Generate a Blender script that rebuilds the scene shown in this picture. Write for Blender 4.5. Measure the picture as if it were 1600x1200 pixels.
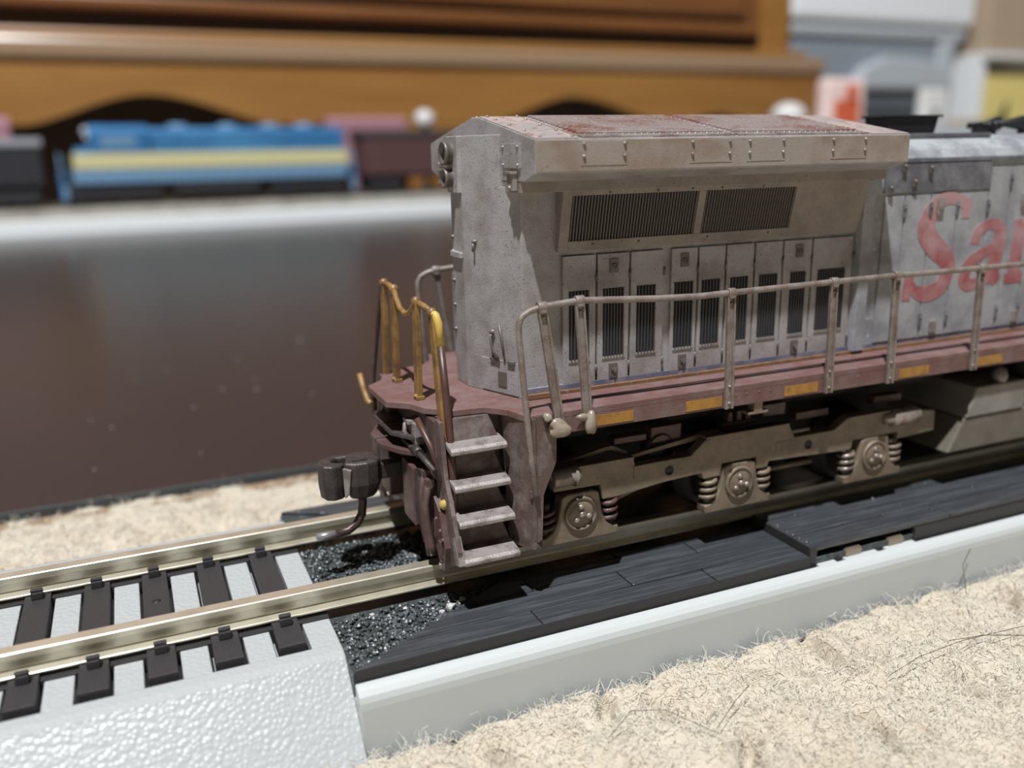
import bpy, bmesh, math, random
import numpy as np
from mathutils import Vector, Matrix

# ------------------------------------------------------------------ scene, camera, light
# everything below is written in millimetres; one Blender unit is one centimetre
K = 0.1
scene = bpy.context.scene
for o in list(bpy.data.objects):
    bpy.data.objects.remove(o, do_unlink=True)
scene.unit_settings.system = 'METRIC'
scene.unit_settings.scale_length = 0.01
col = scene.collection
rnd = random.Random(7)

cam_d = bpy.data.cameras.new('camera')
cam = bpy.data.objects.new('camera', cam_d)
col.objects.link(cam)
scene.camera = cam
YAW, PIT, ROL = [math.radians(a) for a in (-23.369, -14.897, -1.115)]
fwd = Vector((-math.sin(YAW) * math.cos(PIT), math.cos(YAW) * math.cos(PIT), math.sin(PIT)))
rgt = Vector((math.cos(YAW), math.sin(YAW), 0))
upv = rgt.cross(fwd)
r2 = rgt * math.cos(ROL) + upv * math.sin(ROL)
u2 = -rgt * math.sin(ROL) + upv * math.cos(ROL)
m = Matrix((r2, u2, -fwd)).transposed().to_4x4()
m.translation = Vector((-39.458, -98.596, 46.027)) * K
cam.matrix_world = m
cam_d.sensor_width = 36.0
cam_d.lens = 1371.155 / 1600 * 36.0
cam_d.clip_start = 0.1
cam_d.clip_end = 2000
cam_d.dof.use_dof = True
cam_d.dof.focus_distance = 9.85
cam_d.dof.aperture_fstop = 0.17
cam_d.dof.aperture_blades = 0

world = bpy.data.worlds.new('room_light')
scene.world = world
world.use_nodes = True
world.node_tree.nodes['Background'].inputs[0].default_value = (1.0, 0.93, 0.86, 1)
world.node_tree.nodes['Background'].inputs[1].default_value = 0.045

lamp_d = bpy.data.lights.new('ceiling_lamp', 'AREA')
lamp_d.shape = 'DISK'
lamp_d.size = 5.5
lamp_d.energy = 800000
lamp_d.color = (0.97, 0.985, 1.0)
lamp = bpy.data.objects.new('ceiling_lamp', lamp_d)
col.objects.link(lamp)
lamp.location = Vector((-0.25, -0.29, 1.0)) * 190 + Vector((2, 0, 2))
lamp.rotation_euler = (Vector((2, 0, 2)) - lamp.location).to_track_quat('-Z', 'Y').to_euler()

vs = scene.view_settings
vs.view_transform = 'Standard'
vs.look = 'None'
vs.exposure = 0.0
vs.gamma = 1.0
vs.use_curve_mapping = False

# ------------------------------------------------------------------ materials
MATS = {}
# reflectance calibration: colours below are relative to a white that reflects 68 % of the light
FULL = {'weathered_silver', 'dusty_blue_silver', 'nickel_rail', 'soot_grey_panel', 'dusty_brown_steps', 'grey_brown_handrail', 'plain_white', 'white_bin_lid', 'pale_bin_rib', 'yellow_card', 'cardboard', 'smoky_grey_bin_plastic', 'train_brown_red', 'wood_grain_black_plastic', 'dull_blue_line'}
ALB = {'light_grey_plastic': .70, 'pebbled_grey_plastic': .66, 'rust_stained_fascia': .78, 'dusty_tan_silver': .8, 'grimy_tan_truck': 1.1, 'beige_carpet_fibre': .80, 'rubbed_metal_truck': .9, 'dark_brown_pilot': .9, 'worn_grey_treads': .75, 'grimy_yellow_rail': .9, 'bright_yellow_rail': .9, 'orange_reflector': .8, 'white_board': 1.1, 'pale_pink_print': 1.0, 'orange_red_print': .9, 'train_cream_yellow': .8, 'train_light_blue': .75, 'faded_red_lettering': .9, 'chalky_grey_roof': .8, 'rusty_roof_grille': .8, 'dusty_pink_roof': .8}


def mat(name, base, rough=0.6, metal=0.0, c2=None, s2=0.25, t2=(0.45, 0.6), c3=None, s3=2.0, t3=(0.6, 0.7),
        bump=None, spec=0.5, coat=0.0, stretch=None, alpha=None, trans=0.0):
    """principled material; c2 / c3 are patches laid over the base by noise (scale in 1/mm of object space)"""
    if name in MATS:
        return MATS[name]
    k = 1.0 if name in FULL or max(base) < .07 else ALB.get(name, .68)
    base = tuple(k * q for q in base)
    c2 = tuple(k * q for q in c2) if c2 else None
    c3 = tuple(k * q for q in c3) if c3 else None
    mt = bpy.data.materials.new(name)
    mt.use_nodes = True
    nt = mt.node_tree
    n, l = nt.nodes, nt.links
    b = n['Principled BSDF']
    b.inputs['Roughness'].default_value = rough
    b.inputs['Metallic'].default_value = metal
    b.inputs['Specular IOR Level'].default_value = spec
    b.inputs['Coat Weight'].default_value = coat
    b.inputs['Transmission Weight'].default_value = trans
    geo = n.new('ShaderNodeNewGeometry')
    mp = n.new('ShaderNodeMapping')
    mp.inputs['Scale'].default_value = [10 * k for k in (stretch or (1, 1, 1))]
    l.new(geo.outputs['Position'], mp.inputs['Vector'])
    cur = None

    def layer(cur, c, s, t, det=6):
        nz = n.new('ShaderNodeTexNoise')
        nz.inputs['Scale'].default_value = s
        nz.inputs['Detail'].default_value = det
        nz.inputs['Roughness'].default_value = 0.65
        l.new(mp.outputs[0], nz.inputs['Vector'])
        rp = n.new('ShaderNodeMapRange')
        rp.inputs['From Min'].default_value = t[0]
        rp.inputs['From Max'].default_value = t[1]
        l.new(nz.outputs['Fac'], rp.inputs['Value'])
        mx = n.new('ShaderNodeMix')
        mx.data_type = 'RGBA'
        l.new(rp.outputs[0], mx.inputs['Factor'])
        if cur is None:
            mx.inputs['A'].default_value = (*base, 1)
        else:
            l.new(cur, mx.inputs['A'])
        mx.inputs['B'].default_value = (*c, 1)
        return mx.outputs['Result']
    if c2:
        cur = layer(cur, c2, s2, t2)
    if c3:
        cur = layer(cur, c3, s3, t3, 3)
    if cur is None:
        b.inputs['Base Color'].default_value = (*base, 1)
    else:
        l.new(cur, b.inputs['Base Color'])
    if bump:
        kind, sc, st = bump
        if kind == 'noise':
            tx = n.new('ShaderNodeTexNoise')
            tx.inputs['Detail'].default_value = 5
            out = tx.outputs['Fac']
        elif kind == 'pebble':
            tx = n.new('ShaderNodeTexVoronoi')
            tx.feature = 'SMOOTH_F1'
            tx.inputs['Smoothness'].default_value = 0.4
            out = tx.outputs['Distance']
            st = -st
        tx.inputs['Scale'].default_value = sc
        l.new(mp.outputs[0], tx.inputs['Vector'])
        bp = n.new('ShaderNodeBump')
        bp.inputs['Strength'].default_value = min(1, abs(st))
        bp.inputs['Distance'].default_value = 0.02 * (1 if st > 0 else -1)
        l.new(out, bp.inputs['Height'])
        l.new(bp.outputs[0], b.inputs['Normal'])
    MATS[name] = mt
    return mt


silver = mat('weathered_silver', (.36, .345, .35), .45, .2, c2=(.24, .215, .21), s2=.25, t2=(.42, .68),
             c3=(.13, .10, .09), s3=3.2, t3=(.60, .72), bump=('noise', 5, .25))
silver_tan = mat('dusty_tan_silver', (.33, .28, .25), .62, .1, c2=(.24, .195, .17), s2=.22, t2=(.4, .65),
                 c3=(.10, .065, .045), s3=3.0, t3=(.60, .75), bump=('noise', 5, .2))
silver_blue = mat('dusty_blue_silver', (.33, .33, .35), .6, .1, c2=(.22, .22, .24), s2=.2, t2=(.42, .62),
                  c3=(.15, .13, .13), s3=2.6, t3=(.62, .75), bump=('noise', 4, .2))
roof_pink = mat('dusty_pink_roof', (.46, .35, .32), .65, .05, c2=(.34, .30, .29), s2=.2, t2=(.4, .6),
                c3=(.22, .10, .07), s3=.9, t3=(.55, .68), bump=('noise', 6, .25))
roof_rust = mat('rusty_roof_grille', (.42, .34, .32), .6, .1, c2=(.30, .14, .10), s2=.14, t2=(.48, .64),
                c3=(.55, .50, .48), s3=2.6, t3=(.55, .68), bump=('noise', 6, .3))
fascia_tan = mat('rust_stained_fascia', (.37, .315, .28), .62, .05, c2=(.30, .225, .18), s2=.16, t2=(.45, .62),
                 c3=(.20, .10, .05), s3=1.1, t3=(.62, .75), bump=('noise', 6, .2))
deck_red = mat('oxide_red_deck', (.205, .10, .09), .6, .05, c2=(.25, .16, .15), s2=.3, t2=(.42, .62),
               c3=(.42, .30, .28), s3=4.5, t3=(.66, .74), bump=('noise', 7, .3))
step_brown = mat('dusty_brown_steps', (.105, .070, .062), .5, .15, c2=(.19, .155, .145), s2=.45, t2=(.45, .65),
                 c3=(.30, .26, .25), s3=4, t3=(.64, .75), bump=('noise', 7, .3))
tread_grey = mat('worn_grey_treads', (.40, .355, .34), .42, .25, c2=(.22, .175, .16), s2=.5, t2=(.45, .62),
                 c3=(.36, .33, .32), s3=5, t3=(.58, .7), bump=('noise', 8, .4))
rail_brown = mat('red_brown_pipe', (.115, .055, .042), .42, .1, c2=(.08, .045, .038), s2=.5)
pilot_brown = mat('dark_brown_pilot', (.10, .055, .05), .45, .15, c2=(.13, .09, .085), s2=.5, t2=(.45, .65), bump=('noise', 7, .25))
truck_tan = mat('grimy_tan_truck', (.185, .145, .105), .5, .15, c2=(.125, .095, .07), s2=.3, t2=(.42, .65),
                c3=(.08, .06, .05), s3=2.4, t3=(.62, .75), bump=('noise', 7, .2))
truck_shiny = mat('rubbed_metal_truck', (.36, .30, .27), .3, .4, c2=(.20, .155, .13), s2=.6, t2=(.45, .62))
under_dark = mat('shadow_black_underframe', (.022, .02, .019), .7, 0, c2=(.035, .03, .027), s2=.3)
rail_metal = mat('grey_brown_handrail', (.25, .215, .195), .45, .25, c2=(.17, .125, .105), s2=.5, t2=(.42, .62),
                 c3=(.36, .33, .31), s3=5, t3=(.6, .7), bump=('noise', 9, .3))
rail_yellow = mat('grimy_yellow_rail', (.30, .17, .05), .45, 0, c2=(.15, .08, .03), s2=.45, t2=(.42, .62),
                  c3=(.12, .06, .02), s3=4, t3=(.6, .72))
rail_bright = mat('bright_yellow_rail', (.58, .40, .09), .4, 0)
orange_tape = mat('orange_reflector', (.42, .21, .035), .5, 0, c2=(.30, .14, .03), s2=.6, c3=(.2, .09, .03), s3=4, t3=(.62, .72))
rust_strip = mat('rust_orange_strip', (.30, .155, .075), .6, 0, c2=(.20, .10, .06), s2=.3, c3=(.36, .26, .20), s3=2)
blue_line = mat('dull_blue_line', (.10, .105, .16), .6, 0, c2=(.20, .19, .22), s2=.35, t2=(.45, .6))
louvre_dark = mat('dark_louvre', (.016, .016, .02), .5, .1)
louvre_bar = mat('louvre_bar', (.085, .082, .09), .45, .3)
slat_mat = mat('radiator_slat', (.24, .20, .175), .5, .2)
latch_mat = mat('latch_metal', (.20, .175, .16), .45, .3)
grey_panel = mat('soot_grey_panel', (.10, .10, .115), .6, .1, c2=(.20, .20, .22), s2=.22, t2=(.45, .65))
roof_white = mat('chalky_grey_roof', (.42, .44, .46), .6, .05, c2=(.24, .25, .27), s2=.2, t2=(.42, .62), c3=(.55, .57, .6), s3=1.4, t3=(.6, .7))
soot_black = mat('soot_black', (.014, .014, .017), .55, 0)
letter_red = mat('faded_red_lettering', (.30, .075, .08), .6, 0, c2=(.42, .25, .26), s2=.13, t2=(.40, .60))
black_plastic = mat('black_plastic', (.028, .026, .027), .42, 0, bump=('noise', 8, .35), stretch=(.4, 1, 1))
tie_plastic = mat('brown_black_tie_plastic', (.034, .031, .033), .45, 0, bump=('noise', 6, .5), stretch=(1.6, .25, 1))
plank_plastic = mat('wood_grain_black_plastic', (.036, .039, .044), .30, 0, c2=(.075, .080, .088), s2=1.6, t2=(.46, .7),
                    bump=('noise', 1.7, 1.0), stretch=(.07, 1.4, 1), spec=.7)
coupler_mat = mat('coupler_plastic', (.035, .027, .027), .45, 0, c2=(.07, .055, .05), s2=.6, t2=(.5, .7), bump=('noise', 5, .3))
steel_pin = mat('brown_steel_pin', (.10, .062, .055), .4, .4)
steel_tip = mat('bright_pin_tip', (.5, .47, .48), .35, .6)
glue = mat('dried_glue', (.50, .42, .34), .25, 0, c2=(.40, .28, .20), s2=.5, t2=(.5, .7), trans=.25)
glue_yellow = mat('yellow_paint_chip', (.62, .45, .12), .4)
nickel = mat('nickel_rail', (.76, .71, .57), .3, .75, c2=(.62, .57, .45), s2=.2, t2=(.45, .65))
nickel_web = mat('dull_nickel_web', (.42, .37, .26), .38, .75, c2=(.27, .24, .17), s2=.16, t2=(.45, .62))
grey_plastic = mat('light_grey_plastic', (.66, .69, .68), .38, 0, coat=.1)
grey_pebble = mat('pebbled_grey_plastic', (.56, .58, .58), .33, 0, bump=('pebble', 2.0, .36))
brass = mat('brass_contact', (.50, .42, .33), .35, .6)
ballast_m = mat('dark_ballast', (.042, .048, .05), .38, 0, c2=(.085, .095, .10), s2=.5, t2=(.5, .62), c3=(.20, .21, .22), s3=2.4, t3=(.66, .72))
pebble_w = mat('pale_pebble', (.62, .60, .58), .5)
carpet_m = mat('beige_carpet', (.70, .62, .50), .9, 0, c2=(.66, .57, .44), s2=.12, t2=(.42, .68), c3=(.50, .40, .28), s3=.5, t3=(.60, .75), spec=.2,
               bump=('noise', 3, .6))
fibre_m = mat('beige_carpet_fibre', (.82, .76, .66), .5, 0, c2=(.72, .64, .52), s2=.14, t2=(.42, .66), spec=.4)
nt = fibre_m.node_tree
tr = nt.nodes.new('ShaderNodeBsdfTranslucent')
tr.inputs['Color'].default_value = (.85, .79, .68, 1)
# fibre ends stand up, so shade them with normals leaning upwards
ge = nt.nodes.new('ShaderNodeNewGeometry')
va = nt.nodes.new('ShaderNodeVectorMath')
va.operation = 'MULTIPLY_ADD'
va.inputs[1].default_value = (.45, .45, .45)
va.inputs[2].default_value = (0, 0, .8)
vn = nt.nodes.new('ShaderNodeVectorMath')
vn.operation = 'NORMALIZE'
nt.links.new(ge.outputs['Normal'], va.inputs[0])
nt.links.new(va.outputs[0], vn.inputs[0])
nt.links.new(vn.outputs[0], nt.nodes['Principled BSDF'].inputs['Normal'])
ms = nt.nodes.new('ShaderNodeMixShader')
ms.inputs[0].default_value = .25
nt.links.new(nt.nodes['Principled BSDF'].outputs[0], ms.inputs[1])
nt.links.new(tr.outputs[0], ms.inputs[2])
nt.links.new(ms.outputs[0], nt.nodes['Material Output'].inputs['Surface'])
board_m = mat('dark_glossy_board', (.024, .020, .022), .24, 0, c2=(.026, .021, .022), s2=.03)
edge_m = mat('dark_grey_edge', (.06, .064, .07), .6)
wood_m = mat('orange_brown_wood', (.50, .245, .065), .40, 0, c2=(.40, .175, .042), s2=.02, t2=(.4, .65), stretch=(.2, 1, 2.5))
wood_dark = mat('red_brown_wood', (.34, .135, .04), .40, 0, c2=(.24, .09, .028), s2=.02, t2=(.4, .65), stretch=(.2, 1, 2.5))
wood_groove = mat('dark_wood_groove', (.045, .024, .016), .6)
wood_sheen = mat('polished_ledge_painted_sheen', (.50, .33, .20), .28, 0, coat=.4)  # light reflected by the ledge is put into this paler colour
white_board_m = mat('white_board', (.80, .82, .83), .5)
blue_m = mat('train_blue', (.06, .24, .52), .35, 0, c2=(.09, .32, .62), s2=.02)
blue_lt = mat('train_light_blue', (.22, .40, .60), .4)
yellow_m = mat('train_cream_yellow', (.80, .74, .40), .45)
car_dark = mat('train_dark_grey', (.03, .03, .036), .5)
car_grey = mat('train_grey_top', (.30, .31, .35), .5)
car_brown = mat('train_brown_red', (.10, .045, .045), .6)
pink_m = mat('train_pink', (.55, .28, .34), .5)
white_m = mat('plain_white', (.75, .75, .75), .4)
bin_m = mat('smoky_grey_bin_plastic', (.28, .325, .38), .35, 0, c2=(.30, .34, .39), s2=.01)
bin_light = mat('pale_bin_rib', (.50, .54, .58), .35)
lid_m = mat('white_bin_lid', (.86, .89, .93), .35)
card_m = mat('cardboard', (.47, .36, .26), .85)
yel_box = mat('yellow_card', (.85, .72, .26), .6)
red_m = mat('orange_red_print', (.70, .14, .06), .5)
pinkw_m = mat('pale_pink_print', (.85, .66, .63), .5)
green_dk = mat('dark_green_print', (.03, .06, .04), .6)
wall_m = mat('painted_wall', (.50, .50, .49), .9)
hair_m = mat('dark_hair', (.05, .04, .035), .4)
lens_m = mat('dull_lens', (.05, .05, .055), .2)
dust_m = mat('pale_dust', (.6, .58, .56), .8)

# ------------------------------------------------------------------ mesh helpers
ORG = {}


class MB:
    """collects shapes given in millimetres and links them as one mesh object"""

    def __init__(self):
        self.v, self.f, self.s, self.mi = [], [], [], []
        self.cur = 0

    def add(self, vs, fs, smooth=False):
        o = len(self.v)
        self.v += [tuple(p) for p in vs]
        for f in fs:
            self.f.append([i + o for i in f])
            self.s.append(smooth)
            self.mi.append(self.cur)
        return self

    def box(self, x0, x1, y0, y1, z0, z1):
        return self.add([(x0, y0, z0), (x1, y0, z0), (x1, y1, z0), (x0, y1, z0), (x0, y0, z1), (x1, y0, z1), (x1, y1, z1), (x0, y1, z1)],
                        [(0, 3, 2, 1), (4, 5, 6, 7), (0, 1, 5, 4), (1, 2, 6, 5), (2, 3, 7, 6), (3, 0, 4, 7)])

    def hexa(self, p):   # eight corners ordered like box
        return self.add(p, [(0, 3, 2, 1), (4, 5, 6, 7), (0, 1, 5, 4), (1, 2, 6, 5), (2, 3, 7, 6), (3, 0, 4, 7)])

    def prism(self, poly, a, b, axis):
        """poly: 2-D outline; extruded from a to b along axis ('x': (y,z), 'y': (x,z), 'z': (x,y))"""
        def P(q, t):
            return (t, q[0], q[1]) if axis == 'x' else (q[0], t, q[1]) if axis == 'y' else (q[0], q[1], t)
        n = len(poly)
        vs = [P(q, a) for q in poly] + [P(q, b) for q in poly]
        fs = [tuple(range(n))[::-1], tuple(range(n, 2 * n))] + [(i, (i + 1) % n, n + (i + 1) % n, n + i) for i in range(n)]
        return self.add(vs, fs)

    def tube(self, pts, r, n=8, cap=True, smooth=True):
        pts = [Vector(p) for p in pts]
        rr = r if isinstance(r, (list, tuple)) else [r] * len(pts)
        rings = []
        ref = None
        for i, p in enumerate(pts):
            d = (pts[min(i + 1, len(pts) - 1)] - pts[max(i - 1, 0)]).normalized()
            if ref is None:
                ref = Vector((0, 0, 1)) if abs(d.z) < .9 else Vector((1, 0, 0))
            a = d.cross(ref).normalized()
            b = d.cross(a).normalized()
            ref = -(b if abs(d.dot(b)) < .9 else a)
            rings.append([p + (a * math.cos(2 * math.pi * k / n) + b * math.sin(2 * math.pi * k / n)) * rr[i] for k in range(n)])
        vs = [q for ring in rings for q in ring]
        fs = []
        for i in range(len(pts) - 1):
            for k in range(n):
                fs.append((i * n + k, i * n + (k + 1) % n, (i + 1) * n + (k + 1) % n, (i + 1) * n + k))
        self.add(vs, fs, smooth)
        if cap:
            o = len(self.v) - len(vs)
            for f in (list(range(n))[::-1], list(range((len(pts) - 1) * n, len(pts) * n))):
                self.f.append([o + i for i in f])
                self.s.append(False)
                self.mi.append(self.cur)
        return self

    def lathe(self, prof, c, axis='y', n=20, smooth=True):
        """prof: (radius, height) pairs turned about an axis through c"""
        vs, fs = [], []
        for r, h in prof:
            for k in range(n):
                a = 2 * math.pi * k / n
                p, q = r * math.cos(a), r * math.sin(a)
                d = {'x': (h, p, q), 'y': (p, h, q), 'z': (p, q, h)}[axis]
                vs.append((c[0] + d[0], c[1] + d[1], c[2] + d[2]))
        for i in range(len(prof) - 1):
            for k in range(n):
                fs.append((i * n + k, i * n + (k + 1) % n, (i + 1) * n + (k + 1) % n, (i + 1) * n + k))
        return self.add(vs, fs, smooth)

    def dome(self, c, r, axis='y', sgn=-1, h=None, n=8):
        h = h or r
        return self.lathe([(r, 0), (r * .9, sgn * h * .5), (r * .5, sgn * h * .88), (0.001, sgn * h)], c, axis, n)

    def blob(self, c, r, seed=0, sub=2, amp=.25):
        bm = bmesh.new()
        bmesh.ops.create_icosphere(bm, subdivisions=sub, radius=1)
        q = random.Random(seed)
        ph = [(q.uniform(-3, 3), q.uniform(-3, 3), q.uniform(-3, 3), q.uniform(0, 6)) for _ in range(4)]
        vs = []
        for v in bm.verts:
            d = 1 + amp * sum(math.sin(v.co.x * a + v.co.y * b + v.co.z * e + f) for a, b, e, f in ph) / 2
            vs.append((c[0] + v.co.x * r[0] * d, c[1] + v.co.y * r[1] * d, c[2] + v.co.z * r[2] * d))
        bm.verts.index_update()
        fs = [[v.index for v in f.verts] for f in bm.faces]
        bm.free()
        return self.add(vs, fs, True)

    def ribbon(self, pts, w, y0, y1):
        """flat lettering stroke in the x-z plane with varying width"""
        n = len(pts)
        L, R = [], []
        for i, (x, z) in enumerate(pts):
            a, b = pts[max(i - 1, 0)], pts[min(i + 1, n - 1)]
            dx, dz = b[0] - a[0], b[1] - a[1]
            q = math.hypot(dx, dz) or 1
            h = w[i] / 2
            L.append((x - dz / q * h, z + dx / q * h))
            R.append((x + dz / q * h, z - dx / q * h))
        for i in range(n - 1):
            self.prism([R[i], R[i + 1], L[i + 1], L[i]], y0, y1, 'y')
        return self

    def build(self, name, material, parent=None, bevel=0, org=None, kind=None, seg=2):
        v = np.array(self.v, dtype=float)
        c = np.array(org, float) if org is not None else (v.min(0) + v.max(0)) / 2
        if org is None:
            c[2] = v[:, 2].min()
        me = bpy.data.meshes.new(name)
        me.from_pydata(((v - c) * K).tolist(), [], self.f)
        mats = material if isinstance(material, (list, tuple)) else [material]
        for q in mats:
            me.materials.append(q)
        me.polygons.foreach_set('use_smooth', self.s)
        if len(mats) > 1:
            me.polygons.foreach_set('material_index', self.mi)
        bm = bmesh.new()
        bm.from_mesh(me)
        bmesh.ops.recalc_face_normals(bm, faces=bm.faces)
        bm.to_mesh(me)
        bm.free()
        o = bpy.data.objects.new(name, me)
        col.objects.link(o)
        ORG[o.name] = c
        place(o, parent)
        if bevel:
            md = o.modifiers.new('bevel', 'BEVEL')
            md.width = bevel * K
            md.segments = seg
            md.limit_method = 'ANGLE'
            md.angle_limit = math.radians(40)
        if kind:
            o['kind'] = kind
        return o


def place(o, parent):
    c = ORG[o.name]
    if parent is not None:
        o.parent = parent
        o.location = Vector(c - ORG[parent.name]) * K
    else:
        o.location = Vector(c) * K


def clone(o, d, parent=None):
    """a copy (shared mesh) moved by d millimetres"""
    q = o.copy()
    col.objects.link(q)
    ORG[q.name] = ORG[o.name] + np.array(d, float)
    place(q, parent if parent is not None else o.parent)
    return q


def thing(name, label, cat, loc, group=None, rz=0):
    o = bpy.data.objects.new(name, None)
    o.empty_display_size = 0.5
    col.objects.link(o)
    ORG[o.name] = np.array(loc, float)
    o.location = Vector(loc) * K
    o.rotation_euler = (0, 0, rz)
    return tag(o, label, cat, group)


def tag(o, label=None, cat=None, group=None, kind=None):
    if label:
        o['label'] = label
    if cat:
        o['category'] = cat
    if group:
        o['group'] = group
    if kind:
        o['kind'] = kind
    return o


FLOOR = -12.7

# ------------------------------------------------------------------ room shell
o = MB().box(-1600, 2200, -500, 1500, FLOOR - 20, FLOOR - 5.2).build('floor', carpet_m)
tag(o, 'beige carpeted floor of the room', None, None, 'structure')
o = MB().box(-1600, 2200, 1500, 1520, FLOOR - 20, 2300).build('wall_back', wall_m)
tag(o, 'plain painted wall behind the furniture', None, None, 'structure')


# carpet pile near the train: tufts and loose fibres, nobody could count it
def carpet(name, label, x0, x1, y0, y1, step, dens, width, seed, zlim=None):
    rs = np.random.RandomState(seed)
    gx, gy = np.arange(x0, x1, step), np.arange(y0, y1, step)
    X, Y = np.meshgrid(gx, gy)
    cell = 5.8
    H = np.full(X.shape, -9.0)
    cs = []
    for a in np.arange(x0 - 6, x1 + 6, cell):
        for b in np.arange(y0 - 6, y1 + 6, cell * .8):
            cs.append((a + rs.uniform(-2, 2), b + rs.uniform(-1.8, 1.8), rs.uniform(3.4, 5.0), rs.uniform(-.6, .4)))
    cs = np.array(cs)

    crev = [(29.6, -26.5, 29.8, -34), (6.5, -29, 7.6, -34), (25.6, -40, 24.5, -44.5), (39.8, -39.3, 39.2, -42.5), (61.5, -28.4, 59, -31.8), (20, -28.6, 21, -32), (2, -26.5, 1, -29),
            (14, -46, 16, -49), (48, -46, 47, -50), (-12, -30, -10.5, -33), (52, -33, 54, -36), (34, -30, 36, -33), (12, -38, 10, -41)]

    def dip(px, py):
        d = np.zeros(px.shape)
        for ax, ay, bx, by in crev:
            ux, uy = bx - ax, by - ay
            t = np.clip(((px - ax) * ux + (py - ay) * uy) / (ux * ux + uy * uy), 0, 1)
            q = (px - ax - t * ux) ** 2 + (py - ay - t * uy) ** 2
            d = np.maximum(d, np.exp(-q / .7))
        return d

    def height(px, py):
        h = np.full(px.shape, -1.5)
        for k in range(0, len(cs)):
            a, b, r, dz = cs[k]
            msk = (np.abs(px - a) < r) & (np.abs(py - b) < r)
            if not msk.any():
                continue
            d2 = ((px[msk] - a) ** 2 + (py[msk] - b) ** 2) / r ** 2
            h[msk] = np.maximum(h[msk], np.where(d2 < 1, 2.0 * np.sqrt(np.clip(1 - d2, 0, 1)) + dz, -1.5))
        return np.maximum(h, -.4) + FLOOR - 4.5 * dip(px, py)
    Z = height(X, Y)
    Z += rs.normal(0, .09, Z.shape)
    nx, ny = len(gx), len(gy)
    V = np.stack([X.ravel(), Y.ravel(), Z.ravel()], 1)
    idx = np.arange(nx * ny).reshape(ny, nx)
    F4 = np.stack([idx[:-1, :-1].ravel(), idx[:-1, 1:].ravel(), idx[1:, 1:].ravel(), idx[1:, :-1].ravel()], 1)
    N = int((x1 - x0) * (y1 - y0) * dens)
    px, py = rs.uniform(x0, x1, N), rs.uniform(y0, y1, N)
    keep = rs.rand(N) > 1.3 * dip(px, py)
    px, py = px[keep], py[keep]
    N = len(px)
    pz = height(px, py) - .15
    P = np.stack([px, py, pz], 1)
    ang = rs.uniform(0, 2 * np.pi, N)
    el = np.radians(rs.uniform(5, 75, N))
    D = np.stack([np.cos(ang) * np.cos(el), np.sin(ang) * np.cos(el), np.sin(el)], 1)
    Ln = rs.uniform(.6, 1.5, N) * np.where(rs.rand(N) < .05, 1.6, 1)
    vs, fs = [], []
    S = 4
    pts = [P]
    for s in range(S):
        D = D + rs.normal(0, .55, D.shape)
        D[:, 2] -= .12 * s
        D /= np.linalg.norm(D, axis=1)[:, None]
        pts.append(pts[-1] + D * (Ln / S * 1.7)[:, None])
    side = rs.normal(0, 1, (N, 3))
    side -= (side * D).sum(1)[:, None] * D
    side /= np.linalg.norm(side, axis=1)[:, None]
    base = len(V)
    allv = [V]
    for s in range(S + 1):
        w = width * (1 - .6 * s / S) / 2
        allv += [pts[s] - side * w, pts[s] + side * w]
    VV = np.concatenate(allv)
    q = np.arange(N)
    FF = [F4]
    for s in range(S):
        a = base + 2 * s * N + q
        FF.append(np.stack([a, a + N, a + 3 * N, a + 2 * N], 1))
    FF = np.concatenate(FF)
    me = bpy.data.meshes.new(name)
    org = np.array([(x0 + x1) / 2, (y0 + y1) / 2, FLOOR])
    me.vertices.add(len(VV))
    me.vertices.foreach_set('co', ((VV - org) * K).ravel())
    me.loops.add(len(FF) * 4)
    me.loops.foreach_set('vertex_index', FF.ravel())
    me.polygons.add(len(FF))
    me.polygons.foreach_set('loop_start', np.arange(len(FF)) * 4)
    me.polygons.foreach_set('loop_total', np.full(len(FF), 4))
    me.materials.append(carpet_m)
    me.materials.append(fibre_m)
    mi = np.ones(len(FF), int)
    mi[:len(F4)] = 0
    me.polygons.foreach_set('material_index', mi)
    me.polygons.foreach_set('use_smooth', np.ones(len(FF), bool))
    me.update()
    me.validate()
    o = bpy.data.objects.new(name, me)
    col.objects.link(o)
    o.location = Vector(org) * K
    tag(o, label, 'carpet', None, 'stuff')


carpet('carpet_pile', 'fluffy beige carpet pile in front of the grey track base', -75, 110, -84, -25.2, .45, 10, .085, 3)
carpet('carpet_pile', 'strip of beige carpet between the track and the dark board', -125, 60, 25.2, 56.5, .7, 4, .12, 4)

# ------------------------------------------------------------------ rerailer track piece
trk = thing('rerailer_track', 'light grey model railway track piece with black plank crossing on the carpet', 'track', (20, 0, FLOOR))
XL, XR, XC = -112.0, 130.0, -24.0
TIE0, TP = -28.7, 6.24
ties = [TIE0 - TP * i for i in range(13)]
# roadbed under the ties: slab, raised blocks between the ties, shoulders
mb = MB()
mb.box(XL, XC, -16.4, 16.4, FLOOR, -4.7)
edges = [XC] + [t for x in ties for t in (x + 1.75, x - 1.75)] + [XL]
for a, b in zip(edges[0::2], edges[1::2]):
    mb.box(b, a, -16.4, 16.4, -4.7, -3.15)
for s in (-1, 1):
    p = [(s * 16.4, -4.7), (s * 16.4, -3.15), (s * 17.9, -3.2), (s * 18.8, -3.5), (s * 27.5, FLOOR), (s * 16.4, FLOOR)]
    mb.prism(p, XL, XC, 'x')
mb.build('roadbed', grey_pebble, trk, .12)
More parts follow.
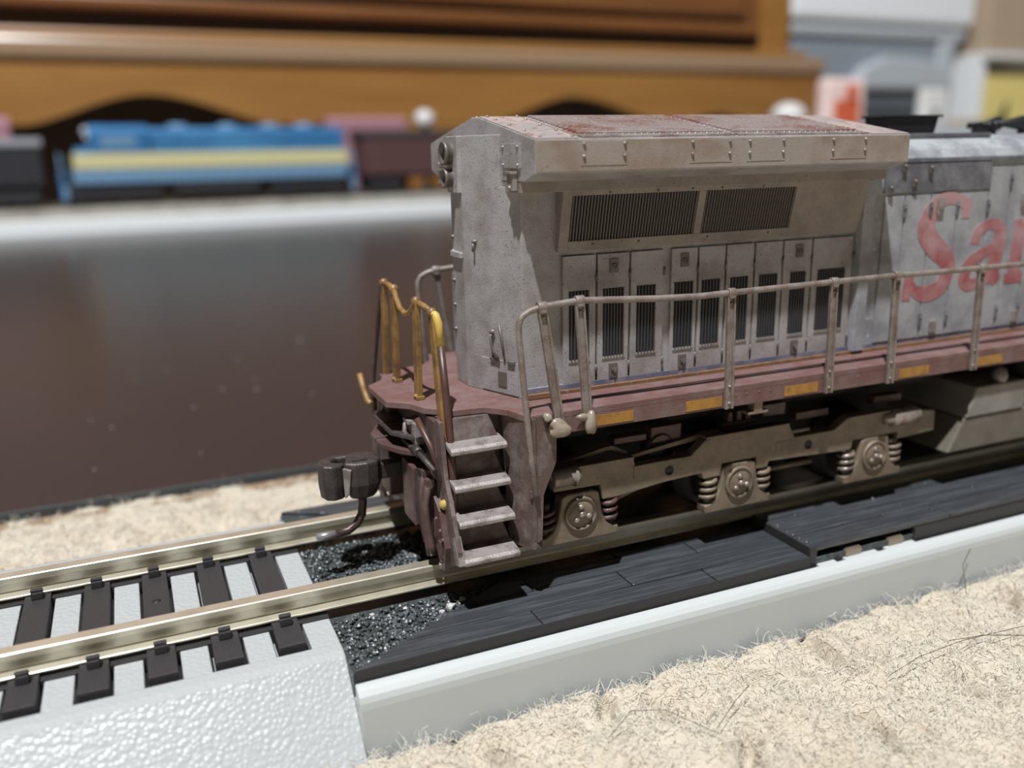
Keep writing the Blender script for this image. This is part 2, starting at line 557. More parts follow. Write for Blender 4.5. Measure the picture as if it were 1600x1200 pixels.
# crossing base with its smooth grey rim
mb = MB()
mb.prism([(-24.4, FLOOR), (-24.1, -6.6), (-24.0, -5.9), (-23.75, -5.35), (-23.3, -4.95), (-22.8, -4.68), (-22.25, -4.6), (-22.2, -6.4), (22.2, -6.4), (22.25, -4.6), (22.8, -4.68), (23.3, -4.95), (23.75, -5.35), (24.0, -5.9), (24.1, -6.6), (24.4, FLOOR)], XC, XR, 'x')
mb.build('crossing_base', grey_plastic, trk, .15)
# ties
t0 = None
for x in ties:
    mb = MB()
    mb.box(x - 1.38, x + 1.38, -15.7, 15.7, -4.6, -2.62)
    for yy in (-11.2, -7.05, 7.05, 11.2):
        mb.box(x - .62, x + .62, yy - .55, yy + .55, -2.62, -1.75)
        mb.box(x - .62, x + .62, yy - .3, yy + .3, -1.75, -1.45)
    if t0 is None:
        t0 = mb.build('tie', tie_plastic, trk, .1)
    else:
        clone(t0, (x - ties[0], 0, 0), trk)
MB().lathe([(.5, .02), (.5, .05), (.001, .05)], (ties[2], .3, -2.64), 'z', 14).build('nail_hole', soot_black, trk)
# webs of black plastic joining the ties under each rail
for s in (-1, 1):
    MB().box(XL, XC, s * 9.1 - 2.0, s * 9.1 + 2.0, -4.6, -3.0).build('tie_web', black_plastic, trk)
# rails: head, web and foot
for s in (-1, 1):
    c = s * 9.1
    h = [(.85, -.12), (.85, -.75), (.38, -.98), (.36, -2.0), (.45, -2.05), (1.25, -2.32), (1.25, -2.54)]
    sec = [(c + .72, 0)] + [(c + y, z) for y, z in h] + [(c - y, z) for y, z in h[::-1]] + [(c - .72, 0)]
    MB().prism(sec, XL, XR, 'x').build('rail', nickel, trk, .05)
# ballast
rs = random.Random(5)
ico = bmesh.new()
bmesh.ops.create_icosphere(ico, subdivisions=1, radius=1)
iv = [v.co.copy() for v in ico.verts]
ico.verts.index_update()
if_ = [[v.index for v in f.verts] for f in ico.faces]
ico.free()


def stones(spots, rmin, rmax):
    mb = MB()
    for x, y, z in spots:
        r = rs.uniform(rmin, rmax)
        mb.add([(x + v.x * r * rs.uniform(.65, 1.25), y + v.y * r * rs.uniform(.65, 1.25), z + v.z * r * rs.uniform(.5, .9)) for v in iv], if_)
    return mb


def diag(y):    # left end of the plank deck as it tapers towards the rail
    return -23.2 + (y + 21.4) * (16.0 / 8.5)


sp = []
for _ in range(6500):
    x, y = rs.uniform(XC + .3, 12), rs.uniform(-21, 8.0)
    if -11 < y < -7.4:
        continue
    if y < -11 and x > diag(y) + 1.2:
        continue
    if y > -7.5 and x > 6:
        continue
    sp.append((x, y, -3.72 + rs.uniform(-.2, .25)))
for _ in range(260):
    sp.append((rs.uniform(XC + .3, 4), rs.uniform(10.6, 13), -3.4 + rs.uniform(-.2, .2)))
mb = stones(sp, .15, .40)
mb.box(XC, XR, -21.7, 21.7, -6.4, -3.85)
mb.build('ballast', ballast_m, trk, kind='stuff')
for x, y, r in [(-11.8, -15.6, .75), (-10.0, -14.6, .55), (-13.0, -16.4, .5), (-20.3, -13.7, .5), (-16.5, -13.9, .4), (-18.4, 3.2, .5), (-16.7, 3.6, .45), (-8.0, -5.9, .6)]:
    stones([(x + .8, y + 1.6 if y < -9 else y, -3.35)], r * .7, r * .85).build('pebble', pebble_w, trk)

# plank deck of the crossing: every plank a piece of its own
ZD, ZR = -3.3, -2.1
rows = [(-21.9, -18.75, [-3.2, 19.5, 33.5]), (-18.6, -14.8, [10, 33.5]), (-14.65, -11.6, [-1, 21.9, 33.5]), (-11.45, -10.5, [12, 33.5])]


def plank(poly, z1, z0, near_bevel=None):
    mb = MB()
    if near_bevel is None:
        mb.prism(poly, z0, z1, 'z')
    return mb


for y0, y1, cuts in rows:
    xa = None
    for ci, xb in enumerate(cuts):
        if xa is None:
            poly = [(max(diag(y0), -23.8), y0), (xb - .08, y0), (xb - .08, y1), (max(diag(y1), -23.8), y1)]
        else:
            poly = [(xa + .08, y0), (xb - .08, y0), (xb - .08, y1), (xa + .08, y1)]
        dz = rnd.uniform(-.06, .06)
        MB().prism(poly, -4.9, ZD + dz, 'z').build('plank', plank_plastic, trk, .14)
        # same plank on the far side of the track
        MB().prism([(x, -y) for x, y in poly], -4.9, ZD + dz, 'z').build('plank', plank_plastic, trk, .14)
        xa = xb
# near rim of the deck, bevelled down to the grey base
for s in (-1, 1):
    MB().prism([(s * 21.75, -5.2), (s * 21.75, ZD - .15), (s * 21.93, ZD - .15), (s * 22.1, -5.2)], -23.8, 33.45, 'x').build('deck_edge', black_plastic, trk)
# raised deck further on, open underneath towards the viewer
rrows = [(-21.7, -18.3, [33.5, 57.5, 86, 129]), (-18.15, -15.5, [33.5, 49, 72, 100, 129]), (-15.35, -12.9, [33.5, 60, 90, 129]), (-12.75, -10.5, [33.5, 52, 79, 129])]
for s in (1, -1):
    for y0, y1, cuts in rrows:
        for a, b in zip(cuts, cuts[1:]):
            ya, yb = sorted((s * y0, s * y1))
            MB().box(a + .07, b - .07, ya, yb, ZR - .75, ZR + rnd.uniform(-.03, .03)).build('plank', plank_plastic, trk, .14)
for s in (-1, 1):
    MB().box(33.5, 34.7, *sorted((s * 21.75, s * 10.5)), -5.4, ZR - .05).build('deck_end', black_plastic, trk, .1)
    MB().box(51, 129, *sorted((s * 21.95, s * 17.0)), -5.4, ZR - .78).build('deck_support', black_plastic, trk, .1)
    MB().box(34.7, 129, *sorted((s * 16.8, s * 10.5)), -5.4, ZR - .78).build('deck_support', black_plastic, trk)
MB().box(33.6, 52, -7, 7, -4.9, -2.3).build('centre_deck', plank_plastic, trk, .1)
# stud heads along the raised edge
for x, y, r in [(34.0, -20.5, .3), (34.0, -19.2, .22), (34.0, -18.0, .3), (34.1, -16.8, .22), (34.1, -15.0, .28), (34.1, -12.9, .22),
                (38.5, -13.2, .25), (42, -18, .2), (54, -16.5, .22), (56, -19.9, .25), (60, -14, .2), (65, -18.9, .25), (66.5, -18.9, .2), (68, -16.4, .25), (63, -12.5, .22), (52, -13.5, .3)]:
    MB().dome((x, y, ZR + .02), r, 'z', 1, r * .8, n=8).build('stud', plank_plastic, trk)
# grey teeth and brass contacts in the opening
for x0, x1 in ((34.8, 37.6), (39.0, 44.4), (45.8, 50.9)):
    MB().box(x0, x1, -22.3, -19.4, -6.2, -4.6).build('base_tooth', grey_plastic, trk, .15)
for x in (40.6, 47.8):
    b = MB()
    b.box(x - 1.3, x + 1.3, -21.9, -20.1, -4.6, -3.7)
    for k in range(5):
        b.box(x - 1.1 + k * .48, x - .82 + k * .48, -21.85, -20.2, -3.7, -3.5)
    b.build('contact', brass, trk, .06)

# ------------------------------------------------------------------ the weathered locomotive
LX = 104.0
loco = thing('model_locomotive', 'weathered silver and oxide red model diesel locomotive on the black plank crossing', 'model train', (40, 0, 0))

# deck and frame
half = [(-14.4, -4.0), (-12.2, -6.0), (-11.3, -8.5), (-8.7, -10.9), (-5.1, -11.3), (-3.3, -13.4), (-2.4, -16.8)]
outline = half + [(LX, -16.8), (LX, 16.8)] + [(x, -y) for x, y in half[::-1]]
MB().prism(outline, 17.75, 18.5, 'z').build('deck', deck_red, loco, .08)
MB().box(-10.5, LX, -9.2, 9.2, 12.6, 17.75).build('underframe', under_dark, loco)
for s in (-1, 1):
    q = sorted((s * 16.78, s * 15.7))
    sill = MB().box(.9, LX, q[0], q[1], 15.95, 18.35).build('side_sill', deck_red, loco, .06)
    for a, b in [(5.9, 10.8), (17.8, 22.9), (32.2, 37.4), (51, 56.3), (65.3, 70.2), (80, 85), (94, 99)]:
        q2 = sorted((s * 16.86, s * 16.7))
        MB().box(a, b, q2[0], q2[1], 16.25, 17.45).build('reflector', orange_tape, sill)
    q = sorted((s * 13.4, s * 10.2))
    MB().box(3.2, LX, q[0], q[1], 18.5, 18.72).build('tread_plate', deck_red, loco, .05)
    for x in (25.0, 26.6, 28.4, 30.0, 44.0, 59.5):
        MB().dome((x, s * 16.78, 17.3), .14, 'y', s, .08, 6).build('rivet', deck_red, sill)
    q = sorted((s * 16.5, s * 15.2))
    hk = MB()
    hk.box(28.0, 29.3, q[0], q[1], 14.7, 15.95)
    hk.box(27.2, 30.2, q[0], q[1], 14.4, 14.75)
    hk.build('jacking_pad', truck_tan, loco, .08)

# hood at the radiator end: its rear wall comes to a blunt prow
body = MB()
body.prism([(-3.5, -1.9), (0, -10.6), (49.5, -10.6), (49.5, 10.6), (0, 10.6), (-3.5, 1.9)], 18.5, 42.2, 'z')
body.prism([(-3.5, -1.9), (-1.2, -7.6), (.5, -7.6), (.5, 7.6), (-1.2, 7.6), (-3.5, 1.9)], 42.1, 47.75, 'z')
hood = body.build('hood', silver, loco, .08)
hl = MB()
hl.prism([(-3.95, -1.75), (-3.4, -1.95), (-3.4, 1.95), (-3.95, 1.75)], 41.4, 47.75, 'z')
hh = hl.build('headlight_housing', silver, loco, .08)
for z, r in ((45.85, 1.28), (43.05, 1.05)):
    c = (-3.95, .45, z)
    MB().lathe([(r, 0), (r, -.55), (r * 1.08, -.6), (r * 1.08, -.95), (r * .86, -1.0), (r * .8, -.45), (.001, -.4)], c, 'x', 22).build('headlight', latch_mat, hh)
    MB().lathe([(r * .78, -.47), (r * .5, -.62), (.001, -.68)], c, 'x', 18).build('lens', lens_m, hh)
# prow fittings
n_ = Vector((-8.7, -3.5, 0)).normalized()


def prow(t, z, out=0.0):    # point on the near face of the prow, t from 0 (centre) to 1 (side)
    p = Vector((-3.5 + 3.5 * t, -1.9 - 8.7 * t, z)) + n_ * out
    return tuple(p)


def prow_box(t0, t1, z0, z1, out):
    a, b, c, d = prow(t0, z0, -.1), prow(t1, z0, -.1), prow(t1, z0, out), prow(t0, z0, out)
    up = lambda p: (p[0], p[1], z1)
    return MB().hexa([a, b, c, d, up(a), up(b), up(c), up(d)])


prow_box(.28, .92, 18.7, 22.6, .12).build('lower_hatch', silver, hood, .04)
prow_box(.46, .60, 22.5, 22.85, .4).build('hinge', latch_mat, hood, .04)
prow_box(.76, .88, 22.4, 22.75, .4).build('hinge', latch_mat, hood, .04)
prow_box(.58, .73, 19.5, 21.3, .22).build('latch', latch_mat, hood, .05)
mb = MB()
mb.tube([prow(.5, 25.6, .1), prow(.5, 25.4, .6), prow(.52, 24.4, .6), prow(.54, 23.6, .5), prow(.62, 22.9, .4)], .17, 6)
mb.dome(prow(.5, 25.8, .1), .38, 'x', -1, .45)
mb.tube([prow(.60, 27.0, .1), prow(.66, 25.2, .25), prow(.72, 23.4, .45)], .14, 6)
mb.build('cock_lever', latch_mat, hood)
mb = MB()
mb.dome(prow(.22, 36.0, 0), .30, 'x', -1, .5)
mb.tube([prow(.22, 35.8, .4), prow(.22, 34.9, .45)], .15, 6)
mb.build('lift_eye', latch_mat, hood)
for z in (25, 28, 31, 34.5, 36.2):
    MB().dome((-3.5, 1.5, z), .28, 'x', -1, .35).build('bolt', latch_mat, hood)
MB().prism([(-3.95, -1.6), (-3.45, -1.8), (-3.45, 1.7), (-3.95, 1.5)], 33.9, 34.6, 'z').build('ledge', silver, hood, .08)

# radiator wings
prof = [(-16.3, 43.7), (-16.3, 47.05), (-1.0, 49.75), (1.0, 49.75), (16.3, 47.05), (16.3, 43.7), (13.7, 42.85), (-13.7, 42.85)]
wing = MB().prism(prof, -.9, 49.6, 'x').build('radiator_wing', [silver], loco, .08)
MB().box(-.85, 50.2, -12.55, 12.55, 41.65, 42.9).build('wing_beam', silver_tan, wing, .06)
for s in (-1, 1):
    # sloping roof skins
    def onroof(x, t, up):      # t: 0 at the eave, 1 at the ridge
        return (x, s * (16.3 - 15.3 * t), 47.05 + 2.7 * t + up)

    def skin(x0, x1, t0, t1, h):
        p = [onroof(x0, t0, 0), onroof(x1, t0, 0), onroof(x1, t1, 0), onroof(x0, t1, 0), onroof(x0, t0, h), onroof(x1, t0, h), onroof(x1, t1, h), onroof(x0, t1, h)]
        return MB().hexa(p)
    pl = skin(-.8, 4.2, .01, .99, .14).build('end_plate', roof_pink, wing, .04)
    mb = MB()
    for t in (.05, .3, .55, .8, .96):
        mb.dome(onroof(.0, t, .14), .22, 'z', 1, .22, 8)
        mb.dome(onroof(3.7, t, .14), .22, 'z', 1, .22, 8)
    mb.build('plate_rivets', tread_grey, pl)
    for a, b in ((4.7, 23.9), (24.5, 43.3)):
        g = skin(a, b, .02, .99, .08).build('roof_grille', roof_rust, wing)
        for k in range(13):
            t = .14 + k * .065
            p = [onroof(a + .3, t, .05), onroof(b - .3, t, .05), onroof(b - .3, t + .026, .05), onroof(a + .3, t + .026, .05),
                 onroof(a + .3, t, .34), onroof(b - .3, t, .34), onroof(b - .3, t + .026, .34), onroof(a + .3, t + .026, .34)]
            MB().hexa(p).build('grille_bar', roof_rust, g)
        skin(a, b, .025, .10, .22).build('rivet_strip', tread_grey, g, .03)
        mb = MB()
        x = a + .5
        while x < b - .2:
            mb.dome(onroof(x, .06, .2), .19, 'z', 1, .2, 6)
            x += .76
        mb.build('rivet_row', tread_grey, g)
    skin(43.8, 49.5, .01, .99, .14).build('end_plate', roof_pink, wing, .04)
    # fascia with bolted panels
    q = sorted((s * 16.36, s * 16.2))
    fa = MB().box(-.85, 49.55, q[0], q[1], 43.8, 46.98).build('fascia', fascia_tan, wing, .05)
    for a, b in ((4.6, 9.4), (17.9, 22.8), (25.5, 30.2), (37.5, 42.4)):
        q = sorted((s * 16.40, s * 16.3))
        pn = MB().box(a - .35, b + .35, q[0], q[1], 44.35, 46.85).build('bolted_panel', fascia_tan, fa, .03)
        mb = MB()
        for x in (a, b):
            for z in (46.55, 45.3):
                mb.dome((x, s * 16.40, z), .2, 'y', s, .22, 8)
        mb.build('bolts', tread_grey, pn)
    # plates and lamps on the wing ends
    y0, y1 = sorted((s * 12.9, s * 8.2))
    pn = MB().box(-1.12, -.85, y0, y1, 44.2, 46.75).build('end_panel', silver, wing, .04)
    mb = MB()
    for y in (8.65, 12.45):
        for z in (44.55, 46.4):
            mb.dome((-1.12, s * y, z), .19, 'x', -1, .2, 8)
    mb.build('bolts', tread_grey, pn)
    y0, y1 = sorted((s * 11.9, s * 10.3))
    mk = MB()
    mk.box(-1.5, -.9, y0, y1, 41.9, 43.75)
    mk.box(-1.75, -.9, y0 - .15, y1 + .15, 43.6, 43.9)
    mk.dome((-1.5, s * 11.1, 42.2), .25, 'x', -1, .25, 8)
    mk.build('marker_bracket', tread_grey, wing, .05)

# sloping radiator intake below the wing
for s in (-1, 1):
    def ys(z, d=0.0):
        return s * (11.05 + (z - 35.0) / 6.7 * 1.45 - d)

    def slab(x0, x1, z0, z1, d0, d1):
        return MB().hexa([(x0, ys(z0, d0), z0), (x1, ys(z0, d0), z0), (x1, ys(z0, d1), z0), (x0, ys(z0, d1), z0),
                          (x0, ys(z1, d0), z1), (x1, ys(z1, d0), z1), (x1, ys(z1, d1), z1), (x0, ys(z1, d1), z1)])
    mb = slab(4.2, 5.4, 35.0, 41.7, 0, 1.5)
    for x0, x1, z0, z1 in ((21.9, 22.9, 36.15, 41.15), (36.1, 47.6, 35.0, 41.7), (5.4, 36.1, 35.0, 36.15), (5.4, 36.1, 41.15, 41.7)):
        w = slab(x0, x1, z0, z1, 0, 1.5)
        mb.add(w.v, w.f)
    fr = mb.build('radiator_intake', silver_tan, loco, .05)
    slab(5.2, 36.3, 35.9, 41.4, .32, 1.0).build('intake_back', louvre_dark, fr)
    sl = None
    for a, b, nn in ((5.4, 21.9, 43), (22.9, 36.1, 34)):
        for k in range(nn):
            x = a + (b - a) * (k + .5) / nn
            if sl is None:
                xs = x
                sl = slab(x - .045, x + .045, 36.15, 41.15, .06, .2).build('slat', slat_mat, fr)
            else:
                clone(sl, (x - xs, 0, 0), fr)
    mb = MB()
    for x, z in ((10, 41.4), (16.2, 41.4), (20.9, 41.4), (25, 41.4), (31, 41.4), (8.5, 35.7), (14.5, 35.7), (24, 35.7), (33, 35.7)):
        mb.dome((x, ys(z), z), .16, 'y', s, .16, 6)
    mb.build('frame_bolts', latch_mat, fr)

# side doors of the radiator compartment
doors = [(4.8, 9.1, 5.6, 8.2), (9.25, 13.5, 10.0, 12.8), (13.65, 18.2, 14.5, 17.1), (19.2, 22.95, 19.7, 22.4), (23.1, 27.0, 23.6, 26.3),
         (27.15, 31.3, 27.8, 30.5), (31.45, 35.7, 32.2, 35.0), (35.85, 40.35, 37.1, 39.5), (40.5, 47.2, 41.5, 46.0)]
LATCH_T, LATCH_B = (1, 3, 7), (1, 3, 7)
for s in (-1, 1):
    for i, (a, b, la, lb) in enumerate(doors):
        q = sorted((s * 11.0, s * 10.4))
        d = MB().box(a + .06, b - .06, q[0], q[1], 19.35, 34.5).build('door', silver, loco, .05)
        mb = MB()
        q = sorted((s * 11.02, s * 10.5))
        mb.box(la, lb, q[0], q[1], 22.5, 30.5)  # flat dark plate; the shade of a recess is put into its colour
        mb.cur = 1
        nb = max(5, round((lb - la) / .42))
        for k in range(nb):
            x = la + (lb - la) * (k + .5) / nb
            q = sorted((s * 11.22, s * 11.0))
            mb.box(x - .07, x + .07, q[0], q[1], 22.55, 30.45)
        mb.build('louvre', [louvre_dark, louvre_bar], d)
        q = sorted((s * 11.12, s * 10.95))
        MB().box(la - .1, lb + .1, q[0], q[1], 22.25, 22.52).build('louvre_sill', silver, d)
        for zz, use in ((33.1, i in LATCH_T), (20.8, i in LATCH_B)):
            if use:
                xc = (la + lb) / 2
                q = sorted((s * 11.16, s * 11.0))
                mb = MB().box(xc - .55, xc + .55, q[0], q[1], zz - .8, zz + .8)
                q = sorted((s * 11.3, s * 11.1))
                mb.box(xc - .3, xc + .3, q[0], q[1], zz - .1, zz + .25)
                mb.tube([(xc - .2, s * 11.3, zz + .2), (xc + .05, s * 11.35, zz - .35), (xc + .25, s * 11.3, zz + .15)], .08, 5)
                mb.build('latch', latch_mat, d, .04)
        for zz in (21.2, 32.0):
            MB().tube([(b, s * 11.05, zz - .5), (b, s * 11.05, zz + .5)], .14, 6).build('hinge', latch_mat, d)
    q = sorted((s * 11.35, s * 10.4))
    MB().box(.3, LX, q[0], q[1], 18.55, 19.15).build('base_strip', rust_strip, loco, .05)
    q = sorted((s * 11.03, s * 10.4))
    MB().box(.3, LX, q[0], q[1], 19.15, 19.75).build('blue_stripe', blue_line, loco)
    q = sorted((s * 11.7, s * 10.4))
    MB().prism([(47.8, q[0]), (49.6, q[0]), (49.9, q[1]), (47.5, q[1])] if s < 0 else [(47.5, q[0]), (49.9, q[0]), (49.6, q[1]), (47.8, q[1])], 19.15, 41.6, 'z').build('corner_post', silver_blue, loco, .08)

# engine hood in front of the radiators
hp = [(-10.9, 18.5), (-10.9, 44.1), (-10.2, 45.1), (-8.4, 46.2), (-5.5, 46.9), (0, 47.1), (5.5, 46.9), (8.4, 46.2), (10.2, 45.1), (10.9, 44.1), (10.9, 18.5)]
eh = MB().prism(hp, 49.4, LX, 'x').build('engine_hood', roof_white, loco)
for s in (-1, 1):
    xs_ = [51.8, 55.4, 60.1, 65.1, 71.0, 75.1, 79.6, 84.2, 88.8, 93.4, 98.0, 103.6]
    for a, b in zip(xs_, xs_[1:]):
        zt = 39.3 if b < 72 else 42.6
        q = sorted((s * 11.15, s * 10.7))
        d = MB().box(a + .1, b - .1, q[0], q[1], 19.8, zt).build('door', silver_blue, eh, .06)
        for zz in (zt - 2.0, 22.2):
            q = sorted((s * 11.35, s * 11.1))
            mb = MB().box(b - .3, b + .25, q[0], q[1], zz - .9, zz + .9)
            mb.dome((b, s * 11.35, zz + .4), .22, 'y', s, .2, 6)
            mb.build('hinge', grey_panel, eh, .05)
    q = sorted((s * 11.25, s * 10.7))
    pn = MB().box(51.6, 71.0, q[0], q[1], 39.7, 43.4).build('vent_panel', grey_panel, eh, .06)
    for x, z in ((54.5, 42.9), (56.5, 40.9), (59.2, 42.6), (52.4, 40.2)):
        q = sorted((s * 11.6, s * 11.2))
        mb = MB().box(x - .35, x + .35, q[0], q[1], z - .45, z + .45)
        mb.dome((x, s * 11.6, z + .2), .3, 'y', s, .25, 6)
        mb.build('panel_clip', latch_mat, pn, .05)
    q = sorted((s * 11.3, s * 10.7))
    MB().box(51.6, LX, q[0], q[1], 43.55, 43.95).build('eave_strip', grey_panel, eh)
    for x in (61.8, 78.2, 90.5):
        q = sorted((s * 11.45, s * 11.1))
        mb = MB().box(x - .6, x + .6, q[0], q[1], 36.6, 38.8)
        mb.box(x - .25, x + .25, *sorted((s * 11.6, s * 11.3)), 37.1, 37.9)
        mb.build('latch', tread_grey, eh, .06)
        mb = MB().box(x - .6 + .8, x + .6 + .8, q[0], q[1], 20.3, 22.0)
        mb.build('latch', tread_grey, eh, .06)
st = MB()
st.hexa([(60.8, -2.0, 46.9), (69.6, -2.0, 46.9), (69.6, 2.0, 46.9), (60.8, 2.0, 46.9), (60.3, -2.2, 49.6), (70.2, -2.2, 49.6), (70.2, 2.2, 49.6), (60.3, 2.2, 49.6)])
st.box(59.9, 70.8, -2.5, 2.5, 49.55, 49.85)
tag(st.build('exhaust_stack', soot_black, eh, .15), 'soot black exhaust stack with a flared rim')
MB().box(55.5, 75, -7.2, 7.2, 46.6, 47.25).build('roof_hatch', grey_panel, eh, .08)
hn = MB()
hn.box(81, 83.5, -1.2, 1.2, 47, 48.1)
for y, l in ((-2.0, 7), (0, 9), (2.0, 6)):
    hn.tube([(81.5, y, 48.5), (81.5 + l * .6, y, 48.6), (81.5 + l, y, 48.7)], [.4, .55, 1.15], 10)
hn.tube([(82, -2.6, 48.4), (82, 2.6, 48.4)], .45, 8)
hn.build('air_horn', soot_black, eh)
MB().lathe([(1.5, 0), (1.5, .8), (1.2, 1.1), (.001, 1.2)], (92, 0, 47), 'z', 14).build('roof_vent', grey_panel, eh)

# lettering on the engine hood doors
def px_xz(zx, zy):
    """lettering drawn on a grid, mapped to millimetres along the hood side"""
    return (52.0 + (zx - 115) * .0252, 39.2 - (zy - 125) * .01620)


def letter(name, strokes):
    mb = MB()
    for k, (pts, w) in enumerate(strokes):
        P = [px_xz(*p) for p in pts]
        # resample smoothly
        Q, Wd = [], []
        for i in range(len(P) - 1):
            p0, p1, p2, p3 = P[max(i - 1, 0)], P[i], P[i + 1], P[min(i + 2, len(P) - 1)]
            for t in (0, .25, .5, .75):
                f = [.5 * (2 * p1[j] + (p2[j] - p0[j]) * t + (2 * p0[j] - 5 * p1[j] + 4 * p2[j] - p3[j]) * t * t + (3 * p1[j] - p0[j] - 3 * p2[j] + p3[j]) * t ** 3) for j in (0, 1)]
                Q.append(f)
                Wd.append((w[i] + (w[i + 1] - w[i]) * t) * .0262)
        Q.append(P[-1])
        Wd.append(w[-1] * .0262)
        mb.ribbon(Q, Wd, -11.20 - .004 * k, -11.1)
    return mb.build(name, letter_red, eh)


letter('letter_s', [([(700, 215), (610, 160), (510, 175), (435, 290), (425, 430), (500, 560), (590, 660), (610, 770), (570, 900), (470, 950), (380, 920), (345, 850)],
                     [60, 60, 70, 110, 125, 120, 110, 100, 90, 90, 60, 40]),
                    ([(712, 165), (705, 330)], [55, 60]), ([(330, 770), (315, 990)], [65, 60])])
A_ = [([(800, 560), (815, 460), (890, 400), (970, 420), (995, 520), (975, 700), (965, 920)], [70, 70, 50, 70, 95, 95, 95]),
      ([(970, 600), (860, 650), (770, 740), (745, 850), (790, 915), (880, 880), (960, 790)], [50, 60, 80, 85, 70, 50, 40]),
      ([(960, 905), (1020, 840)], [60, 45])]
letter('letter_a', A_)
N_ = [([(1150, 400), (1140, 900)], [95, 95]), ([(1100, 430), (1165, 410)], [60, 60]), ([(1070, 890), (1215, 890)], [55, 55]),
      ([(1150, 520), (1240, 420), (1330, 430), (1370, 560), (1360, 900)], [60, 70, 90, 100, 95]), ([(1295, 890), (1440, 890)], [55, 55])]
letter('letter_n', N_)
letter('letter_t', [([(1530, 270), (1520, 820), (1580, 910), (1640, 850)], [95, 100, 80, 45]), ([(1460, 420), (1640, 420)], [55, 55])])
letter('letter_a', [([(x + 950, y) for x, y in p], w) for p, w in A_])

# ------------------------------------------------------------------ handrails and stanchions
for s in (-1, 1):
    Y = s * 17.05
    path = [(-1.75, s * 17.35, 9.6), (-2.2, s * 17.3, 13.5), (-2.65, s * 17.2, 18.8), (-3.0, Y, 23.5), (-3.35, Y, 27.6), (-3.3, Y, 28.8), (-2.9, Y, 29.5), (-2.0, Y, 29.95),
            (-.7, Y, 30.25), (1.5, Y, 30.4), (3.7, Y, 30.55), (7, Y, 30.35), (13.5, Y, 29.95), (19, Y, 29.75), (23.3, Y, 29.8), (31, Y, 29.85), (38.5, Y, 29.9), (48.6, Y, 29.95),
            (56, Y, 29.85), (63.6, Y, 29.85), (72, Y, 29.8), (88, Y, 29.8), (LX, Y, 29.8)]
    hr = MB().tube(path, .37, 8).build('handrail', rail_metal, loco)
    q = sorted((s * 17.2, s * 16.8))
    MB().box(-2.3, -1.2, q[0], q[1], 9.2, 10.0).build('foot_clip', step_brown, hr, .06)
    posts = [((-.7, 30.2), (1.25, 17.6)), ((3.7, 30.5), (4.75, 17.3)), ((23.35, 29.75), (23.7, 15.9)), ((38.55, 29.85), (38.9, 15.9)), ((48.7, 29.9), (49.1, 15.9)),
             ((63.7, 29.8), (64.2, 15.9)), ((79, 29.8), (79.3, 15.9)), ((94, 29.8), (94.3, 15.9))]
    for i, ((xt, zt), (xb, zb)) in enumerate(posts):
        def seg(w0, w1, d0, d1):
            return MB().hexa([(xb + w0, s * (17.0 + d0), zb), (xb + w1, s * (17.0 + d0), zb), (xb + w1, s * (17.0 + d1), zb), (xb + w0, s * (17.0 + d1), zb),
                              (xt + w0, s * (17.0 + d0), zt), (xt + w1, s * (17.0 + d0), zt), (xt + w1, s * (17.0 + d1), zt), (xt + w0, s * (17.0 + d1), zt)])
        mb = seg(-.5, .5, -.12, .16)
        for w0, w1 in ((-.56, -.3), (.3, .56)):
            w = seg(w0, w1, -.12, .36)
            mb.add(w.v, w.f)
        mb.box(xt - .42, xt + .42, *sorted((s * 16.55, s * 17.55)), zt - .55, zt - .05)
        p = mb.build('stanchion', rail_metal, loco, .06)
        MB().tube([(xt - .5, Y, zt + .05), (xt + .5, Y, zt + .05)], .56, 12).build('clamp', rail_metal, p, .04)
        for f in ((.08,) if i < 2 else (.08, .80, .95)):
            x, z = xt + (xb - xt) * f, zt + (zb - zt) * f
            MB().dome((x, s * 17.16, z), .2, 'y', s, .22, 8).build('bolt', rail_metal, p)
    if s < 0:
        tag(MB().blob((.75, -17.5, 16.9), (1.25, .75, .95), 3, 3, .3).build('glue_blob', glue, loco), 'lumpy dried glue at the foot of the leaning post')
        mb = MB().blob((4.9, -17.55, 16.8), (.72, .5, 1.35), 9, 3, .3)
        mb.blob((4.2, -17.3, 17.7), (.8, .4, .35), 4, 2, .3)
        tag(mb.build('glue_blob', glue, loco), 'upright flake of dried glue on the second post')
        MB().blob((-.2, -17.3, 18.1), (.55, .5, .55), 5, 2, .25).build('glue_blob', glue, loco)

# yellow end railing on the rear platform
def flatpost(mb, b, t, w=.72, d=.3):
    mb.hexa([(b[0] - d, b[1] - w, b[2]), (b[0] + d, b[1] - w, b[2]), (b[0] + d, b[1] + w, b[2]), (b[0] - d, b[1] + w, b[2]),
             (t[0] - d, t[1] - w, t[2]), (t[0] + d, t[1] - w, t[2]), (t[0] + d, t[1] + w, t[2]), (t[0] - d, t[1] + w, t[2])])
    return mb


er = []
for b, t in (((-10.6, -4.5, 18.5), (-10.6, -5.2, 29.9)), ((-9.75, -11.0, 12.6), (-9.9, -8.6, 29.1)), ((-10.6, 4.4, 18.5), (-10.6, 3.6, 30.1)), ((-10.6, 9.4, 15.5), (-10.6, 8.0, 30.3))):
    p = flatpost(MB(), b, t).build('end_post', rail_yellow, loco, .07)
    MB().lathe([(.001, -.55), (.5, -.4), (.62, 0), (.5, .4), (.001, .55)], (t[0], t[1], t[2] + .05), 'y', 10).build('post_cap', rail_yellow, p)
    er.append(p)
for y in (-4.5, 4.4):
    mb = MB().box(-11.1, -10.1, y - .95, y + .5, 18.5, 18.95)
    mb.dome((-11.0, y - .3, 18.9), .3, 'z', 1, .25, 8)
    mb.box(-10.75, -10.1, y - .2, y + .95, 18.5, 21.2)
    mb.build('post_foot', rail_yellow, loco, .06)
mb = MB()
